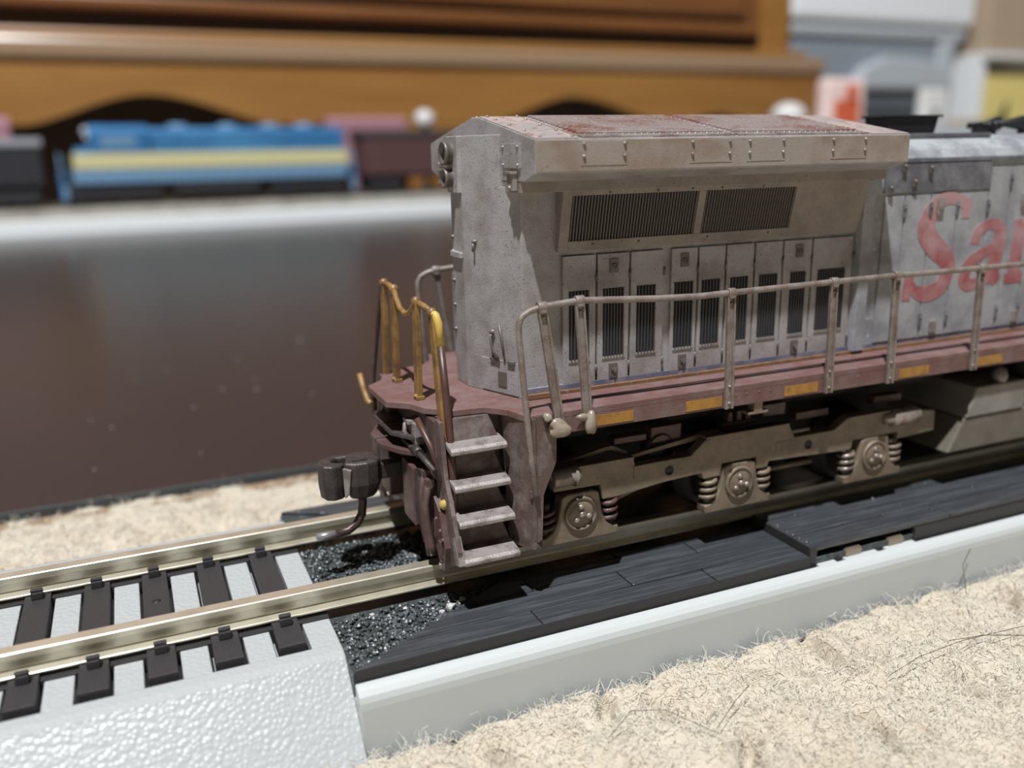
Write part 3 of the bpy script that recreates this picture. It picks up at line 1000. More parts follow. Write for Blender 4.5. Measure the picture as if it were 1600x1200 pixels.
mb.tube([(-10.6, 8.0, 30.3), (-10.6, 5.8, 30.4), (-10.6, 3.6, 30.15), (-10.7, 2.4, 29.3), (-10.75, .6, 28.2), (-10.75, -1.4, 27.9), (-10.7, -3.4, 28.5), (-10.6, -5.2, 29.95), (-10.2, -7.0, 29.6), (-9.9, -8.7, 29.15)], .36, 8)
mb.build('end_rail', rail_yellow, loco)
mb = MB().tube([(-9.9, -8.6, 29.15), (-9.7, -9.2, 28.9), (-9.5, -9.5, 28.0), (-9.5, -9.9, 25.6)], .46, 8)
tag(mb.build('end_rail', rail_bright, loco), 'bright yellow bend of the end railing')
MB().tube([(-9.5, -9.9, 25.7), (-9.5, -11.1, 20.2), (-9.5, -12.0, 15), (-9.7, -12.9, 10.5), (-9.9, -13.4, 6.5)], [.44, .44, .46, .5, .5], 8).build('end_rail', rail_brown, loco)
MB().tube([(-10.6, 8.0, 30.3), (-10.6, 9.0, 29.9), (-11.2, 11.5, 22), (-11.6, 12.6, 17), (-11.4, 13.2, 12)], .4, 8).build('end_rail', pilot_brown, loco)
MB().blob((-10.6, -13.2, 8.6), (.75, .7, .7), 6, 2, .25).build('paint_chip', glue_yellow, loco)
# grab rail behind the hood on the far walkway
mb = MB().tube([(4, 17.1, 19), (4, 17.1, 30)], .5, 6)
mb.box(1, 6.5, 14.5, 15.2, 18.5, 30.2)
mb.build('battery_box', car_grey, loco, .3)

# ------------------------------------------------------------------ steps
STEPS = [(14.85, -14.2), (10.85, -15.0), (7.1, -16.1), (3.2, -17.3)]
for s in (-1, 1):
    for z, y in STEPS:
        q = sorted((s * -y, s * (-y - 2.9)))
        mb = MB().prism([(s * (-y - 3.3), z + .1), (s * (-y - 3.3), z + .6), (s * (-y - .35), z + .22), (s * -y, z - .05), (s * -y, z - .5), (s * (-y - .4), z - .55)], -10.2, -3.6, 'x')
        mb.build('step', tread_grey, loco, .12)
    # sloping backs between the steps
    mb = MB()
    for z, y in STEPS[:3]:
        yi = -y - 2.8
        mb.hexa([(-10.4, s * (yi + .9), z - 3.9), (-3.4, s * (yi + .9), z - 3.9), (-3.4, s * (yi + .5), z - 3.9), (-10.4, s * (yi + .5), z - 3.9),
                 (-9.2, s * yi, z), (-4.8, s * yi, z), (-4.8, s * (yi - .4), z), (-9.2, s * (yi - .4), z)])
    mb.hexa([(-9.8, s * 12.2, 14.9), (-3.8, s * 12.2, 14.9), (-3.8, s * 11.6, 14.9), (-9.8, s * 11.6, 14.9),
             (-9.0, s * 11.5, 17.7), (-4.8, s * 11.5, 17.7), (-4.8, s * 10.8, 17.7), (-9.0, s * 10.8, 17.7)])
    mb.build('step_back', step_brown, loco, .06)
    MB().box(-10.4, -3.4, *sorted((s * 9.5, s * 10.9)), 3.5, 17.7).build('step_inner_wall', pilot_brown, loco)
    # inner side wall towards the body and the outer side panel
    mb = MB().hexa([(-3.3, s * 14.4, 2.9), (-1.9, s * 17.0, 2.9), (-1.5, s * 17.0, 2.9), (-2.4, s * 11, 2.9),
                    (-3.3, s * 11.5, 18.3), (-2.4, s * 16.78, 18.3), (-2.0, s * 16.78, 18.3), (-2.4, s * 11, 18.3)])
    mb.build('step_side', step_brown, loco, .05)
    pl = [(-2.2, 18.35), (1.05, 18.35), (1.05, 12.9), (-.55, 9.2), (-.75, 3.9), (-1.75, 3.3)]
    MB().prism(pl, *sorted((s * 16.85, s * 16.0)), 'y').build('side_panel', step_brown, loco, .06)
    MB().box(-1.95, -1.5, *sorted((s * 17.05, s * 16.8)), 4.0, 18.2).build('panel_rib', step_brown, loco, .05)
    # outer guard plate towards the end of the engine
    gp = [(s * 10.6, 17.7), (s * 12.2, 17.7), (s * 13.4, 11.5), (s * 15.4, 8.0), (s * 17.0, 4.4), (s * 16.9, 2.8), (s * 15.2, 2.2), (s * 13.0, 1.4), (s * 10.6, 4.0)]
    MB().prism(gp, -10.85, -10.35, 'x').build('step_guard', step_brown, loco, .06)
    MB().hexa([(-10.9, s * 16.0, 2.6), (-10.1, s * 16.0, 2.6), (-10.1, s * 17.4, 2.9), (-10.9, s * 17.4, 2.9),
               (-10.9, s * 15.2, 5.4), (-10.1, s * 15.2, 5.4), (-10.1, s * 16.0, 5.9), (-10.9, s * 16.0, 5.9)]).build('guard_corner', tread_grey, loco, .12)

# ------------------------------------------------------------------ rear pilot
pp = [(-11, 17.5), (11, 17.5), (11.5, 9), (12.5, 3.5), (10.5, 1.7), (4.2, 3.0), (-4.2, 3.0), (-10.5, 1.7), (-12.5, 3.5), (-11.5, 9)]
MB().prism(pp, -11.0, -10.4, 'x').build('pilot_plate', pilot_brown, loco, .08)
for s in (-1, 1):
    # draft box cheeks beside the coupler
    MB().box(-12.6, -10.6, *sorted((s * 3.0, s * 7.2)), 4.0, 11.2).build('draft_cheek', pilot_brown, loco, .18)
    MB().prism([(-14.9, s * 2.2), (-13.4, s * 5.2), (-11, s * 7.8), (-10.8, s * 7.8), (-10.8, s * .2), (-14.9, s * .2)], 12.3, 12.95, 'z').build('pilot_ledge', pilot_brown, loco, .1)
    MB().prism([(-14.0, s * 3.6), (-12.4, s * 6.4), (-11, s * 8.2), (-10.8, s * 8.2), (-10.8, s * .2), (-14.0, s * .2)], 14.2, 14.7, 'z').build('pilot_ledge', coupler_mat, loco, .1)
    # connector block with its flap
    mb = MB().box(-12.0, -9.8, *sorted((s * 4.0, s * 7.0)), 13.7, 16.2)
    mb.box(-12.5, -10.6, *sorted((s * 4.0, s * 5.9)), 15.9, 16.4)
    mb.tube([(-12.4, s * 4.6, 15.9), (-12.6, s * 4.8, 15.0), (-12.4, s * 5.0, 14.2)], .28, 6)
    mb.build('connector_block', tread_grey, loco, .08)
    # air hoses
    for k, (y, zt, zb) in enumerate(((8.2, 10.6, 2.6), (9.4, 10.9, 1.4), (10.6, 10.2, 1.9))):
        mb = MB().tube([(-11.0, s * y, zt), (-11.9, s * (y + .1), zt - .3), (-12.3, s * (y + .2), zt - 2.2), (-12.2, s * (y + .15), zt - 4.5), (-11.9, s * (y + .3), zb + 1), (-11.7, s * (y + .5), zb)],
                        [.45, .5, .42, .42, .4, .5], 8)
        mb.box(-12.2, -11.3, *sorted((s * (y - .4), s * (y + .5))), zt - .1, zt + .7)
        mb.build('air_hose', coupler_mat if k == 0 else pilot_brown, loco)
    # riveted end plates
    mb = MB().prism([(s * 11.2, 9.0), (s * 13.0, 7.8), (s * 14.6, 4.0), (s * 14.0, 1.0), (s * 13.2, .9), (s * 11.2, 3.0)], -11.5, -10.8, 'x')
    mb.box(-11.8, -11.4, *sorted((s * 11.8, s * 12.2)), 4.4, 6.6)
    mb.box(-11.8, -11.4, *sorted((s * 13.0, s * 13.9)), 3.0, 4.5)
    for y, z in ((12.0, 6.6), (13.2, 5.6), (14.0, 4.8), (12.6, 3.6), (13.4, 2.0)):
        mb.dome((-11.5, s * y, z), .26, 'x', -1, .26, 8)
    mb.build('riveted_plate', pilot_brown, loco, .05)
    # uncoupling lever
    mb = MB().tube([(-12.0, s * 2.0, 12.9), (-12.2, s * 6.2, 13.3), (-12.0, s * 9.5, 13.1), (-11.6, s * 12.5, 12.3)], .34, 7)
    mb.tube([(-12.0, s * 6.6, 13.3), (-12.0, s * 8.4, 13.2)], .55, 9)
    mb.build('uncoupling_bar', coupler_mat, loco)
    MB().tube([(-12.0, s * 8.0, 17.2), (-11.2, s * 10.2, 14.4), (-10.8, s * 12.3, 11.0)], .38, 7).build('grab_iron', rail_brown, loco)
tag(MB().tube([(-12.6, 15.6, 17.2), (-12.4, 14.8, 15.2), (-12.2, 13.6, 13.8), (-12.0, 12.4, 13.6)], .4, 7).build('grab_iron', rail_yellow, loco), 'yellow grab iron on the far side of the platform')

# knuckle coupler with trip pin
cp = MB().box(-15.0, -10.5, -.95, .95, 8.0, 9.9).build('coupler', coupler_mat, loco, .15)


def tapered(poly, z0, z1, k):
    c = np.mean(np.array(poly), 0)
    n = len(poly)
    lo = [tuple(c + (np.array(p) - c) * k) for p in poly]
    zm = z0 + (z1 - z0) * .4
    return MB().add([(*p, z0) for p in lo] + [(*p, zm) for p in poly] + [(*p, z1) for p in poly],
                    [tuple(range(n))[::-1], tuple(range(2 * n, 3 * n))] + [(j * n + i, j * n + (i + 1) % n, (j + 1) * n + (i + 1) % n, (j + 1) * n + i) for j in (0, 1) for i in range(n)])


tapered([(-14.7, -1.1), (-15.3, -2.0), (-16.6, -2.5), (-18.0, -2.4), (-19.3, -1.6), (-19.0, -.9), (-18.6, .2), (-18.4, 1.6), (-17.2, 2.2), (-15.6, 1.9), (-14.7, 1.1)], 6.2, 10.95, .72).build('coupler_head', coupler_mat, cp, .4, seg=3)
tapered([(-18.7, -.6), (-19.4, -1.3), (-20.6, -1.7), (-21.6, -1.1), (-22.0, .2), (-21.6, 1.5), (-20.4, 2.4), (-18.8, 2.6), (-17.6, 2.2), (-17.9, 1.5), (-19.4, 1.5), (-20.2, 1.0), (-20.3, .2), (-19.6, -.3)], 6.3, 10.75, .9).build('knuckle', coupler_mat, cp, .35, seg=3)
MB().box(-18.2, -16.4, -1.5, -1.2, 10.85, 11.1).build('knuckle_rib', coupler_mat, cp)
MB().hexa([(-19.4, -1.75, 6.6), (-19.0, -1.4, 6.6), (-18.6, -1.7, 7.2), (-18.9, -2.1, 7.2), (-19.5, -1.8, 10.4), (-19.1, -1.4, 10.4), (-18.3, -2.0, 10.2), (-18.6, -2.4, 10.2)]).build('knuckle_lip', tread_grey, cp, .08)
tp = MB().tube([(-17.0, -.3, 7.0), (-17.0, -.3, 5.2), (-17.2, -.4, 3.8), (-17.9, -.5, 2.7), (-19.0, -.6, 2.05), (-20.6, -.7, 1.9)], .52, 10).build('trip_pin', steel_pin, cp)
MB().tube([(-20.5, -.7, 1.9), (-22.9, -.8, 1.95)], .5, 10).build('trip_pin_tip', steel_tip, cp)

# ------------------------------------------------------------------ rear truck
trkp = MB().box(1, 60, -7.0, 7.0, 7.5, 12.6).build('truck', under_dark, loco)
AX = (5.3, 27.9, 50.4)
for s in (-1, 1):
    yo, yi = s * 14.3, s * 12.9
    fr = [(1.9, 8.1), (1.9, 10.4), (8.3, 10.9), (12.4, 10.9), (12.7, 9.6), (20.6, 9.6), (22.6, 11.2), (25.5, 11.7), (35.4, 11.7), (36.6, 9.6), (43.2, 9.6), (45.5, 11.0),
          (52.6, 11.0), (61.3, 9.9), (61.5, 6.9), (54.6, 6.6), (54.6, 7.6), (46.6, 7.6), (46.4, 6.4), (44.6, 6.4), (40, 6.6), (32.6, 6.9), (32.4, 6.2), (30.6, 6.2), (30.6, 7.8), (25.3, 7.8), (25.1, 6.2), (22.6, 6.2), (22.2, 7.0),
          (17, 6.8), (10.3, 6.1), (8.3, 6.1), (8.0, 8.0)]
    sf = MB().prism(fr, *sorted((yo, yi)), 'y').build('side_frame', truck_tan, trkp, .12)
    for a, b, z in ((1.9, 12.4, 10.6), (22.6, 35.4, 11.45), (45.5, 52.6, 10.8)):
        MB().box(a, b, *sorted((s * 14.55, s * 13.0)), z - .05, z + .25).build('frame_flange', truck_tan, trkp, .06)
    mb = MB()
    mb.prism([(3, 10.8), (9.6, 11.9), (10.6, 11.9), (12.6, 10.9), (12.6, 10.4), (10.4, 11.4), (9.6, 11.4), (3, 10.3)], *sorted((s * 12.6, s * 11.8)), 'y')
    mb.build('equaliser_bar', truck_tan, trkp, .06)
    mb = MB()
    mb.prism([(12, 10.3), (24, 11.7), (26, 11.7), (26, 11.2), (12, 9.9)], *sorted((s * 12.8, s * 12.0)), 'y')
    mb.build('equaliser_bar', truck_tan, trkp, .06)
    for x0, x1, z0, z1 in ((11, 15.5, 11.8, 12.6), (16.2, 20.5, 11.2, 13.2), (26.8, 31.8, 11.5, 12.2), (33.0, 36.6, 12.2, 13.8), (38.5, 44, 11.0, 12.0), (52, 57, 11.4, 12.4)):
        MB().box(x0, x1, *sorted((s * 12.2, s * 10.6)), z0, z1).build('bolster_block', pilot_brown, trkp, .1)
    for k in range(3):
        MB().prism([(27.6 + k * 1.4, 12.2), (28.5 + k * 1.4, 12.2), (28.3 + k * 1.4, 13.5), (27.8 + k * 1.4, 13.5)], *sorted((s * 12.0, s * 10.8)), 'y').build('bolster_rib', pilot_brown, trkp, .1)
    mb = MB()
    mb.lathe([(1.9, s * 12.6), (2.1, s * 12.0), (1.9, s * 11.4), (1.9, s * 10.6)], (17.5, 0, 10.3), 'y', 16)
    mb.build('side_bearing', pilot_brown, trkp, .1)
    for x, z, r in ((17.5, 8.2, .62), (38.9, 8.2, .62), (13.6, 9.0, .26)):
        MB().lathe([(r, s * 14.34), (r, s * 14.32), (.001, s * 14.32)], (x, 0, z), 'y', 16).build('frame_hole', soot_black, trkp)
    MB().box(12.5, 14.8, *sorted((s * 14.42, s * 14.2)), 7.9, 9.6).build('bracket_plate', truck_tan, trkp, .05)
    MB().box(33.6, 36.4, *sorted((s * 14.36, s * 14.2)), 7.6, 9.3).build('bracket_plate', truck_tan, trkp, .03)
    for a in AX:
        bp = [(-5.0, 1.5), (5.0, 1.5), (5.1, 2.6), (4.4, 2.75), (3.5, 3.3), (2.9, 4.6), (2.4, 7.3), (1.6, 7.6), (-1.6, 7.6), (-2.4, 7.3), (-2.9, 4.6), (-3.5, 3.3), (-4.4, 2.75), (-5.1, 2.6)]
        bx = MB().prism([(a + x, z) for x, z in bp], *sorted((s * 14.5, s * 12.6)), 'y').build('bearing_box', truck_tan, trkp, .22, seg=3)
        mb = MB().lathe([(2.15, s * 14.5), (2.15, s * 14.72), (1.95, s * 14.85), (1.75, s * 14.75), (1.7, s * 14.55), (1.5, s * 14.75), (1.2, s * 14.85), (.001, s * 14.9)], (a, 0, 5.0), 'y', 26)
        mb.build('bearing_cap', truck_tan, trkp)
        mb = MB()
        for k in range(3):
            t = math.radians(100 + 120 * k)
            mb.lathe([(.36, s * 14.8), (.36, s * 15.0), (.2, s * 15.12), (.001, s * 15.12)], (a + .95 * math.cos(t), 0, 5.0 + .95 * math.sin(t)), 'y', 9)
        mb.lathe([(.42, s * 14.8), (.42, s * 15.05), (.25, s * 15.2), (.001, s * 15.2)], (a, 0, 5.0), 'y', 10)
        mb.build('cap_bolts', truck_shiny, trkp)
        for dx in (-4.15, 4.15):
            z0, z1, tn = 3.1, 6.4, 3.6
            pts = [(a + dx + .92 * math.cos(2 * math.pi * tn * k / 44), s * 13.6 + .92 * math.sin(2 * math.pi * tn * k / 44), z0 + (z1 - z0) * k / 44) for k in range(45)]
            mb = MB().tube(pts, .3, 6)
            mb.tube([(a + dx, s * 13.6, z0 - .3), (a + dx, s * 13.6, z1 + .3)], .55, 8)
            mb.build('spring', pilot_brown if a == AX[0] else truck_shiny if (a == AX[2] and dx < 0) else truck_tan, trkp)
        # wheel
        MB().lathe([(.8, s * 7.6), (4.4, s * 7.6), (5.6, s * 7.4), (5.6, s * 7.9), (5.05, s * 8.2), (5.0, s * 10.4), (4.3, s * 10.4), (4.0, s * 9.9), (1.6, s * 9.9), (1.4, s * 10.6), (.001, s * 10.6)], (a, 0, 5.0), 'y', 30).build('wheel', under_dark, trkp)
    for x0, x1, z in ((1.6, 5.0, 9.8), (52.4, 57.6, 9.9)):
        prof_ = [(.001, x0), (1.0, x0), (1.12, x0 + .15), (1.12, x1 - .7), (1.3, x1 - .7), (1.3, x1 - .3), (1.0, x1 - .25), (1.0, x1), (.001, x1)]
        if x0 > 50:
            prof_ = [(.001, x0 - .6), (.8, x0 - .6), (.8, x0 + .6), (1.25, x0 + .6), (1.25, x1 - .1), (1.1, x1), (.001, x1)]
        MB().lathe(prof_, (0, s * 14.3, z), 'x', 18).build('brake_cylinder', truck_shiny, trkp)
    MB().tube([(10.4, s * 11.5, 4.4), (20, s * 11.5, 7.0)], .4, 6).build('brake_rod', truck_tan, trkp)
    MB().tube([(33, s * 11.5, 4.6), (42, s * 11.5, 4.6)], .4, 6).build('brake_rod', truck_tan, trkp)

# fuel tank
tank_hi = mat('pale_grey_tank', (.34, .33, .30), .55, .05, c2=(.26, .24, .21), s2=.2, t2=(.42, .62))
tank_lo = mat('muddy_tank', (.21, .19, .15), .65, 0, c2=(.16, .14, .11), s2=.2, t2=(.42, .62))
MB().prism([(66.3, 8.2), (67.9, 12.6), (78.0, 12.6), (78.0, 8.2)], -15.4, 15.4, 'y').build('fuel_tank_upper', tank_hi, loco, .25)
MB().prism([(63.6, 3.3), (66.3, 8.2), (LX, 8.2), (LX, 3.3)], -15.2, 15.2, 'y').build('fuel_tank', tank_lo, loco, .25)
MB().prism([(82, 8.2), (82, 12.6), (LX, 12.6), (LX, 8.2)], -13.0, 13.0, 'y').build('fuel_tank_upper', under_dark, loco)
for s in (-1, 1):
    MB().tube([(78.5, s * 13.8, 9.3), (100, s * 13.8, 9.3)], 1.3, 12).build('air_tank', roof_white, loco)
    MB().lathe([(.9, 0), (1.1, .8), (.9, 1.8), (.001, 2.3)], (73.5, s * 14.3, 12.5), 'z', 12).build('filler_cap', tread_grey, loco)
    MB().box(78.2, 80, *sorted((s * 15.0, s * 13.0)), 10.2, 15.5).build('tank_bracket', under_dark, loco)

# ------------------------------------------------------------------ dark board lying behind the train
ang = math.radians(0)
bd = MB().prism([(-420, 56.5), (620, 56.5), (620, 714), (-420, 624)], FLOOR + .2, -9.6, 'z').build('glossy_board', board_m, None, .3)
tag(bd, 'large dark brown glossy board lying flat on the carpet', 'board')
MB().box(-420, 620, 55.7, 56.5, FLOOR + .2, -9.3).build('board_edge', edge_m, bd, .15)
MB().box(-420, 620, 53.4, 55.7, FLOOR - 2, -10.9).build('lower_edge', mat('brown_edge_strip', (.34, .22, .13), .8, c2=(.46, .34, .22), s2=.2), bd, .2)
rq = random.Random(11)
for u in range(26):
    x, y = rq.uniform(-60, 40), 70 + 200 * rq.random() ** 1.5
    r = rq.uniform(.12, .3)
    MB().blob((x, y, -9.55), (r, r * .8, r * .35), u, 1, .2).build('dust_speck', dust_m, bd)
for x, y, r in ((6.0, 172, .55), (-34, 150, .3), (-14.5, 118, .4), (-22, 122, .38), (-3, 107, .3), (-30, 108, .3), (-47, 100, .3), (3, 155, .3)):
    MB().blob((x, y, -9.5), (r, r * .8, r * .35), 3, 1, .2).build('dust_speck', dust_m, bd)

# ------------------------------------------------------------------ display track and trains in the background
RZ = math.radians(5.0)
BZ = 13.0   # rail top of the far track


class Far:
    """frame of the far track: u along it, v across it"""
    O = np.array([30.0, 700.0, 0.0])


def fbuild(mb, name, material, parent=None, **kw):
    """builds in far-track coordinates and turns the result with the track"""
    v = np.array(mb.v)
    c, s_ = math.cos(RZ), math.sin(RZ)
    mb.v = [(Far.O[0] + x * c - y * s_, Far.O[1] + x * s_ + y * c, z) for x, y, z in v]
    return mb.build(name, material, parent, **kw)


def fthing(name, label, cat, u, z, group=None):
    c, s_ = math.cos(RZ), math.sin(RZ)
    return thing(name, label, cat, (Far.O[0] + u * c, Far.O[1] + u * s_, z), group)


sh = fbuild(MB().box(-520, 580, -34, 60, FLOOR, 1.2), 'white_plinth', white_board_m, None, bevel=1)
tag(sh, 'long white board under the background trains', 'board')
ft = fthing('background_track', 'blurred grey track under the blue engine in the background', 'track', 0, 1.2)
fbuild(MB().prism([(-26, 1.2), (-18, 9.0), (18, 9.0), (26, 1.2)], -500, 570, 'x'), 'roadbed', mat('beige_roadbed', (.42, .40, .35), .8, c2=(.30, .28, .24), s2=.05), ft)
for s in (-1, 1):
    fbuild(MB().box(-500, 570, s * 9.1 - .9, s * 9.1 + .9, 9.0, BZ), 'rail', nickel_web, ft)
mb = MB()
for k in range(110):
    mb.box(-420 + k * 9, -417 + k * 9, -15.5, 15.5, 9.0, 10.6)
fbuild(mb, 'ties', tie_plastic, ft, kind='stuff')

# blue engine
U0, U1 = -115, 123
be = fthing('blue_locomotive', 'blue model diesel engine with a cream yellow stripe in the background', 'model train', 5, BZ)
fb = lambda mb, n_, mt, p=be, **kw: fbuild(mb, n_, mt, p, **kw)
fb(MB().box(U0 + 12, U1 - 6, -17, 17, 27, 36), 'side_sill', blue_lt, bevel=.6)
fb(MB().box(U0 + 10, U1 - 2, -16.5, 16.5, 36, 37.5), 'walkway', blue_m)
hd = fb(MB().prism([(-12, 37), (-12, 66), (-9, 69), (9, 69), (12, 66), (12, 37)], -45, U1 - 6, 'x'), 'long_hood', blue_m, bevel=.8)
fb(MB().box(U0 + 14, U1 - 5.6, -17.2, 17.2, 38, 50), 'yellow_stripe', yellow_m)
fb(MB().prism([(-12, 37), (-12, 52), (-9, 54), (9, 54), (12, 52), (12, 37)], U0 + 16, -75, 'x'), 'short_hood', blue_m, bevel=.8)
cb = fb(MB().prism([(-17, 37), (-17, 66), (-11, 71), (11, 71), (17, 66), (17, 37)], -88, -45, 'x'), 'cab', blue_m, bevel=.8)
fb(MB().box(-80, -55, -17.4, -17, 55, 63), 'cab_window', blue_lt, cb)
fb(MB().lathe([(2.6, -1), (2.6, 1), (.01, 1.2)], (-89, -3, 62), 'x', 16), 'headlight', white_m, cb)
fb(MB().tube([(-90, -6, 66), (-89.5, -2, 68)], 2.2, 8), 'headlight', white_m, cb)
for x in (-20, 20, 55, 85):
    fb(MB().lathe([(8, 0), (8, 2), (7, 3), (.01, 3)], (x, 0, 69), 'z', 18), 'roof_fan', blue_lt, hd)
for a, b in ((-40, 10), (58, 112)):
    fb(MB().box(a, b, -12.3, -12, 56, 64), 'hood_grille', blue_m, hd)
fb(MB().prism([(-14, 16), (-16, 20), (-16, 27), (16, 27), (16, 20), (14, 16)], -30, 40, 'x'), 'fuel_tank', car_dark, bevel=.8)
for c in (-72, 82):
    t = fb(MB().box(c - 30, c + 30, -9, 9, 21, 26), 'truck', car_dark, bevel=.6)
    for s in (-1, 1):
        fb(MB().box(c - 34, c + 34, *sorted((s * 11, s * 14)), 16, 26), 'side_frame', car_dark, t, bevel=.6)
    for dx in (-22, 0, 22):
        mb = MB().tube([(c + dx, -8, BZ + 5.8), (c + dx, 8, BZ + 5.8)], 1, 8)
        for s in (-1, 1):
            mb.lathe([(.5, s * 7.5), (5.8, s * 7.5), (5.8, s * 10.5), (.01, s * 10.5)], (c + dx, 0, BZ + 5.8), 'y', 18)
        fb(mb, 'wheelset', car_dark, t)
for e, x in ((-1, U0 + 6), (1, U1 - 1)):
    fb(MB().box(min(x, x + e * 3), max(x, x + e * 3), -16, 16, 15, 36), 'pilot', blue_m, bevel=.6)
    fb(MB().tube([(x, -15.5, 20), (x + e * 1.5, -16, 38), (x + e * 1.5, -10, 50), (x + e * 1.5, -4, 50)], .7, 6), 'end_rail', blue_lt)
    fb(MB().box(x - 1.5, x + 1.5, -18, -13.5, 15, 26), 'steps', blue_lt)


def car(u0, u1, label, body, top, roof_z, cat='model train'):
    r = fthing('freight_car', label, cat, (u0 + u1) / 2, BZ, None)
    f = lambda mb, n_, mt, p=r, **kw: fbuild(mb, n_, mt, p, **kw)
    f(MB().box(u0 + 2, u1 - 2, -15, 15, 27, roof_z - 6), 'body', body, bevel=.6)
    f(MB().prism([(-16, roof_z - 6), (-15, roof_z - 2), (-8, roof_z), (8, roof_z), (15, roof_z - 2), (16, roof_z - 6)], u0, u1, 'x'), 'roof', top, bevel=.5)
    k = 0
    x = u0 + 8
    while x < u1 - 6:
        f(MB().box(x, x + 1.4, -15.7, -15, 27, roof_z - 6), 'rib', body)
        x += 14
    f(MB().box(u0 + 4, u1 - 4, -9, 9, 24, 27), 'underframe', car_dark)
    for c in (u0 + 22, u1 - 22):
        t = f(MB().box(c - 14, c + 14, -9, 9, 20, 24), 'truck', car_dark)
        for s in (-1, 1):
            f(MB().box(c - 16, c + 16, *sorted((s * 11, s * 13)), 15, 23), 'side_frame', car_dark, t)
        for dx in (-10, 10):
            mb = MB().tube([(c + dx, -8, BZ + 4.8), (c + dx, 8, BZ + 4.8)], 1, 8)
            for s in (-1, 1):
                mb.lathe([(.5, s * 7.5), (4.8, s * 7.5), (4.8, s * 10.5), (.01, s * 10.5)], (c + dx, 0, BZ + 4.8), 'y', 16)
            f(mb, 'wheelset', car_dark, t)
    return r


car(131, 300, 'dark brown freight car with grey roof right of the blue engine', car_brown, car_dark, 66)
car(-310, -121, 'dark freight car with pale grey roof left of the blue engine', car_dark, car_grey, 62)

# pink model cars standing on the plinth behind the first row
def pinkcar(u0, u1, label):
    r = fthing('pink_car', label, 'model train', (u0 + u1) / 2, 1.2)
    fbuild(MB().prism([(34, 8), (34, 76), (38, 79), (50, 79), (54, 76), (54, 8)], u0, u1, 'x'), 'body', pink_m, r, bevel=1)
    for c in (u0 + 16, u1 - 16):
        fbuild(MB().box(c - 12, c + 12, 36, 52, 1.2, 8), 'truck', car_dark, r)


pinkcar(118, 196, 'pink model car behind the dark brown freight car')
pinkcar(-290, -140, 'pink model car behind the dark freight car at the left edge')
o = fbuild(MB().lathe([(6, 0), (9, 3), (10, 8), (8, 13), (3.5, 16), (.01, 16.5)], (219, 44, 70), 'z', 20).lathe([(4, 1.2), (4, 71)], (219, 44, 0), 'z', 12), 'white_signal', white_m)
tag(o, 'white rounded post top above the dark freight car', 'post')

# ------------------------------------------------------------------ wooden cabinet with a scalloped plinth
FY = 850
cab_ = thing('wooden_cabinet', 'orange brown wooden cabinet with scalloped plinth along the back', 'cabinet', (200, FY + 150, FLOOR))
XA, XB = -460, 757
MB().box(XA, XB, FY, FY + 300, 158, 700).build('carcass', wood_dark, cab_)
MB().box(XA - 30, XB + 38, FY - 35, FY + 320, 132, 151).build('base_ledge', wood_sheen, cab_, 4)
MB().box(XA - 15, XB + 20, FY - 18, FY + 310, 151, 160).build('base_moulding', wood_m, cab_, 3)
# apron with scallops
bot = []


def scal(x):
    z = 76
    for a, c, b, h in ((-110, -4, 110, 27), (340, 442, 560, 27), (590, 640, 690, 9)):
        if a < x < b:
            t = (x - a) / (c - a) if x < c else (b - x) / (b - c)
            z = 76 + h * (3 * t * t - 2 * t ** 3) ** .8
    return z


xs = np.linspace(XA - 28, XB + 36, 160)
mb = MB()
for a, b in zip(xs, xs[1:]):
    za, zb = scal(a), scal(b)
    mb.hexa([(a, FY - 30, za), (b, FY - 30, zb), (b, FY - 8, zb), (a, FY - 8, za), (a, FY - 30, 134), (b, FY - 30, 134), (b, FY - 8, 134), (a, FY - 8, 134)])
mb.build('scalloped_apron', wood_m, cab_)
for x in (XA - 28, 200, XB - 10):
    w = 46 if x != 200 else 120
    MB().box(x, x + w, FY - 29, FY + 10, FLOOR, 80).build('foot', wood_m, cab_, 3)
MB().box(XA, XB, FY + 60, FY + 300, FLOOR, 134).build('under_shade_block', wood_groove, cab_)  # solid block; shade under the cabinet is put into its dark colour
# drawer front: frame, grooves and raised panel
MB().box(XA, XB - 2, FY - 8, FY + 6, 156, 161).build('lower_rail', wood_m, cab_, 1.5)
dw = MB().box(XA + 20, XB - 46, FY - 4, FY + 4, 177, 420).build('drawer', wood_dark, cab_, 3)
MB().box(XA + 6, XB - 46, FY - 2, FY + 5, 160, 178).build('drawer_groove', wood_groove, cab_)
MB().box(XA + 24, XB - 52, FY - 16, FY + 4, 178, 190).build('drawer_moulding', wood_dark, dw, 3)
MB().box(XA + 30, XB - 62, FY - 5.5, FY + 4, 190, 196).build('panel_groove', wood_groove, dw)
MB().box(XA + 50, XB - 80, FY - 22, FY + 4, 196, 400).build('drawer_panel', wood_dark, dw, 5)
MB().box(XB - 46, XB - 2, FY - 10, FY + 6, 158, 690).build('stile', wood_m, cab_, 2)

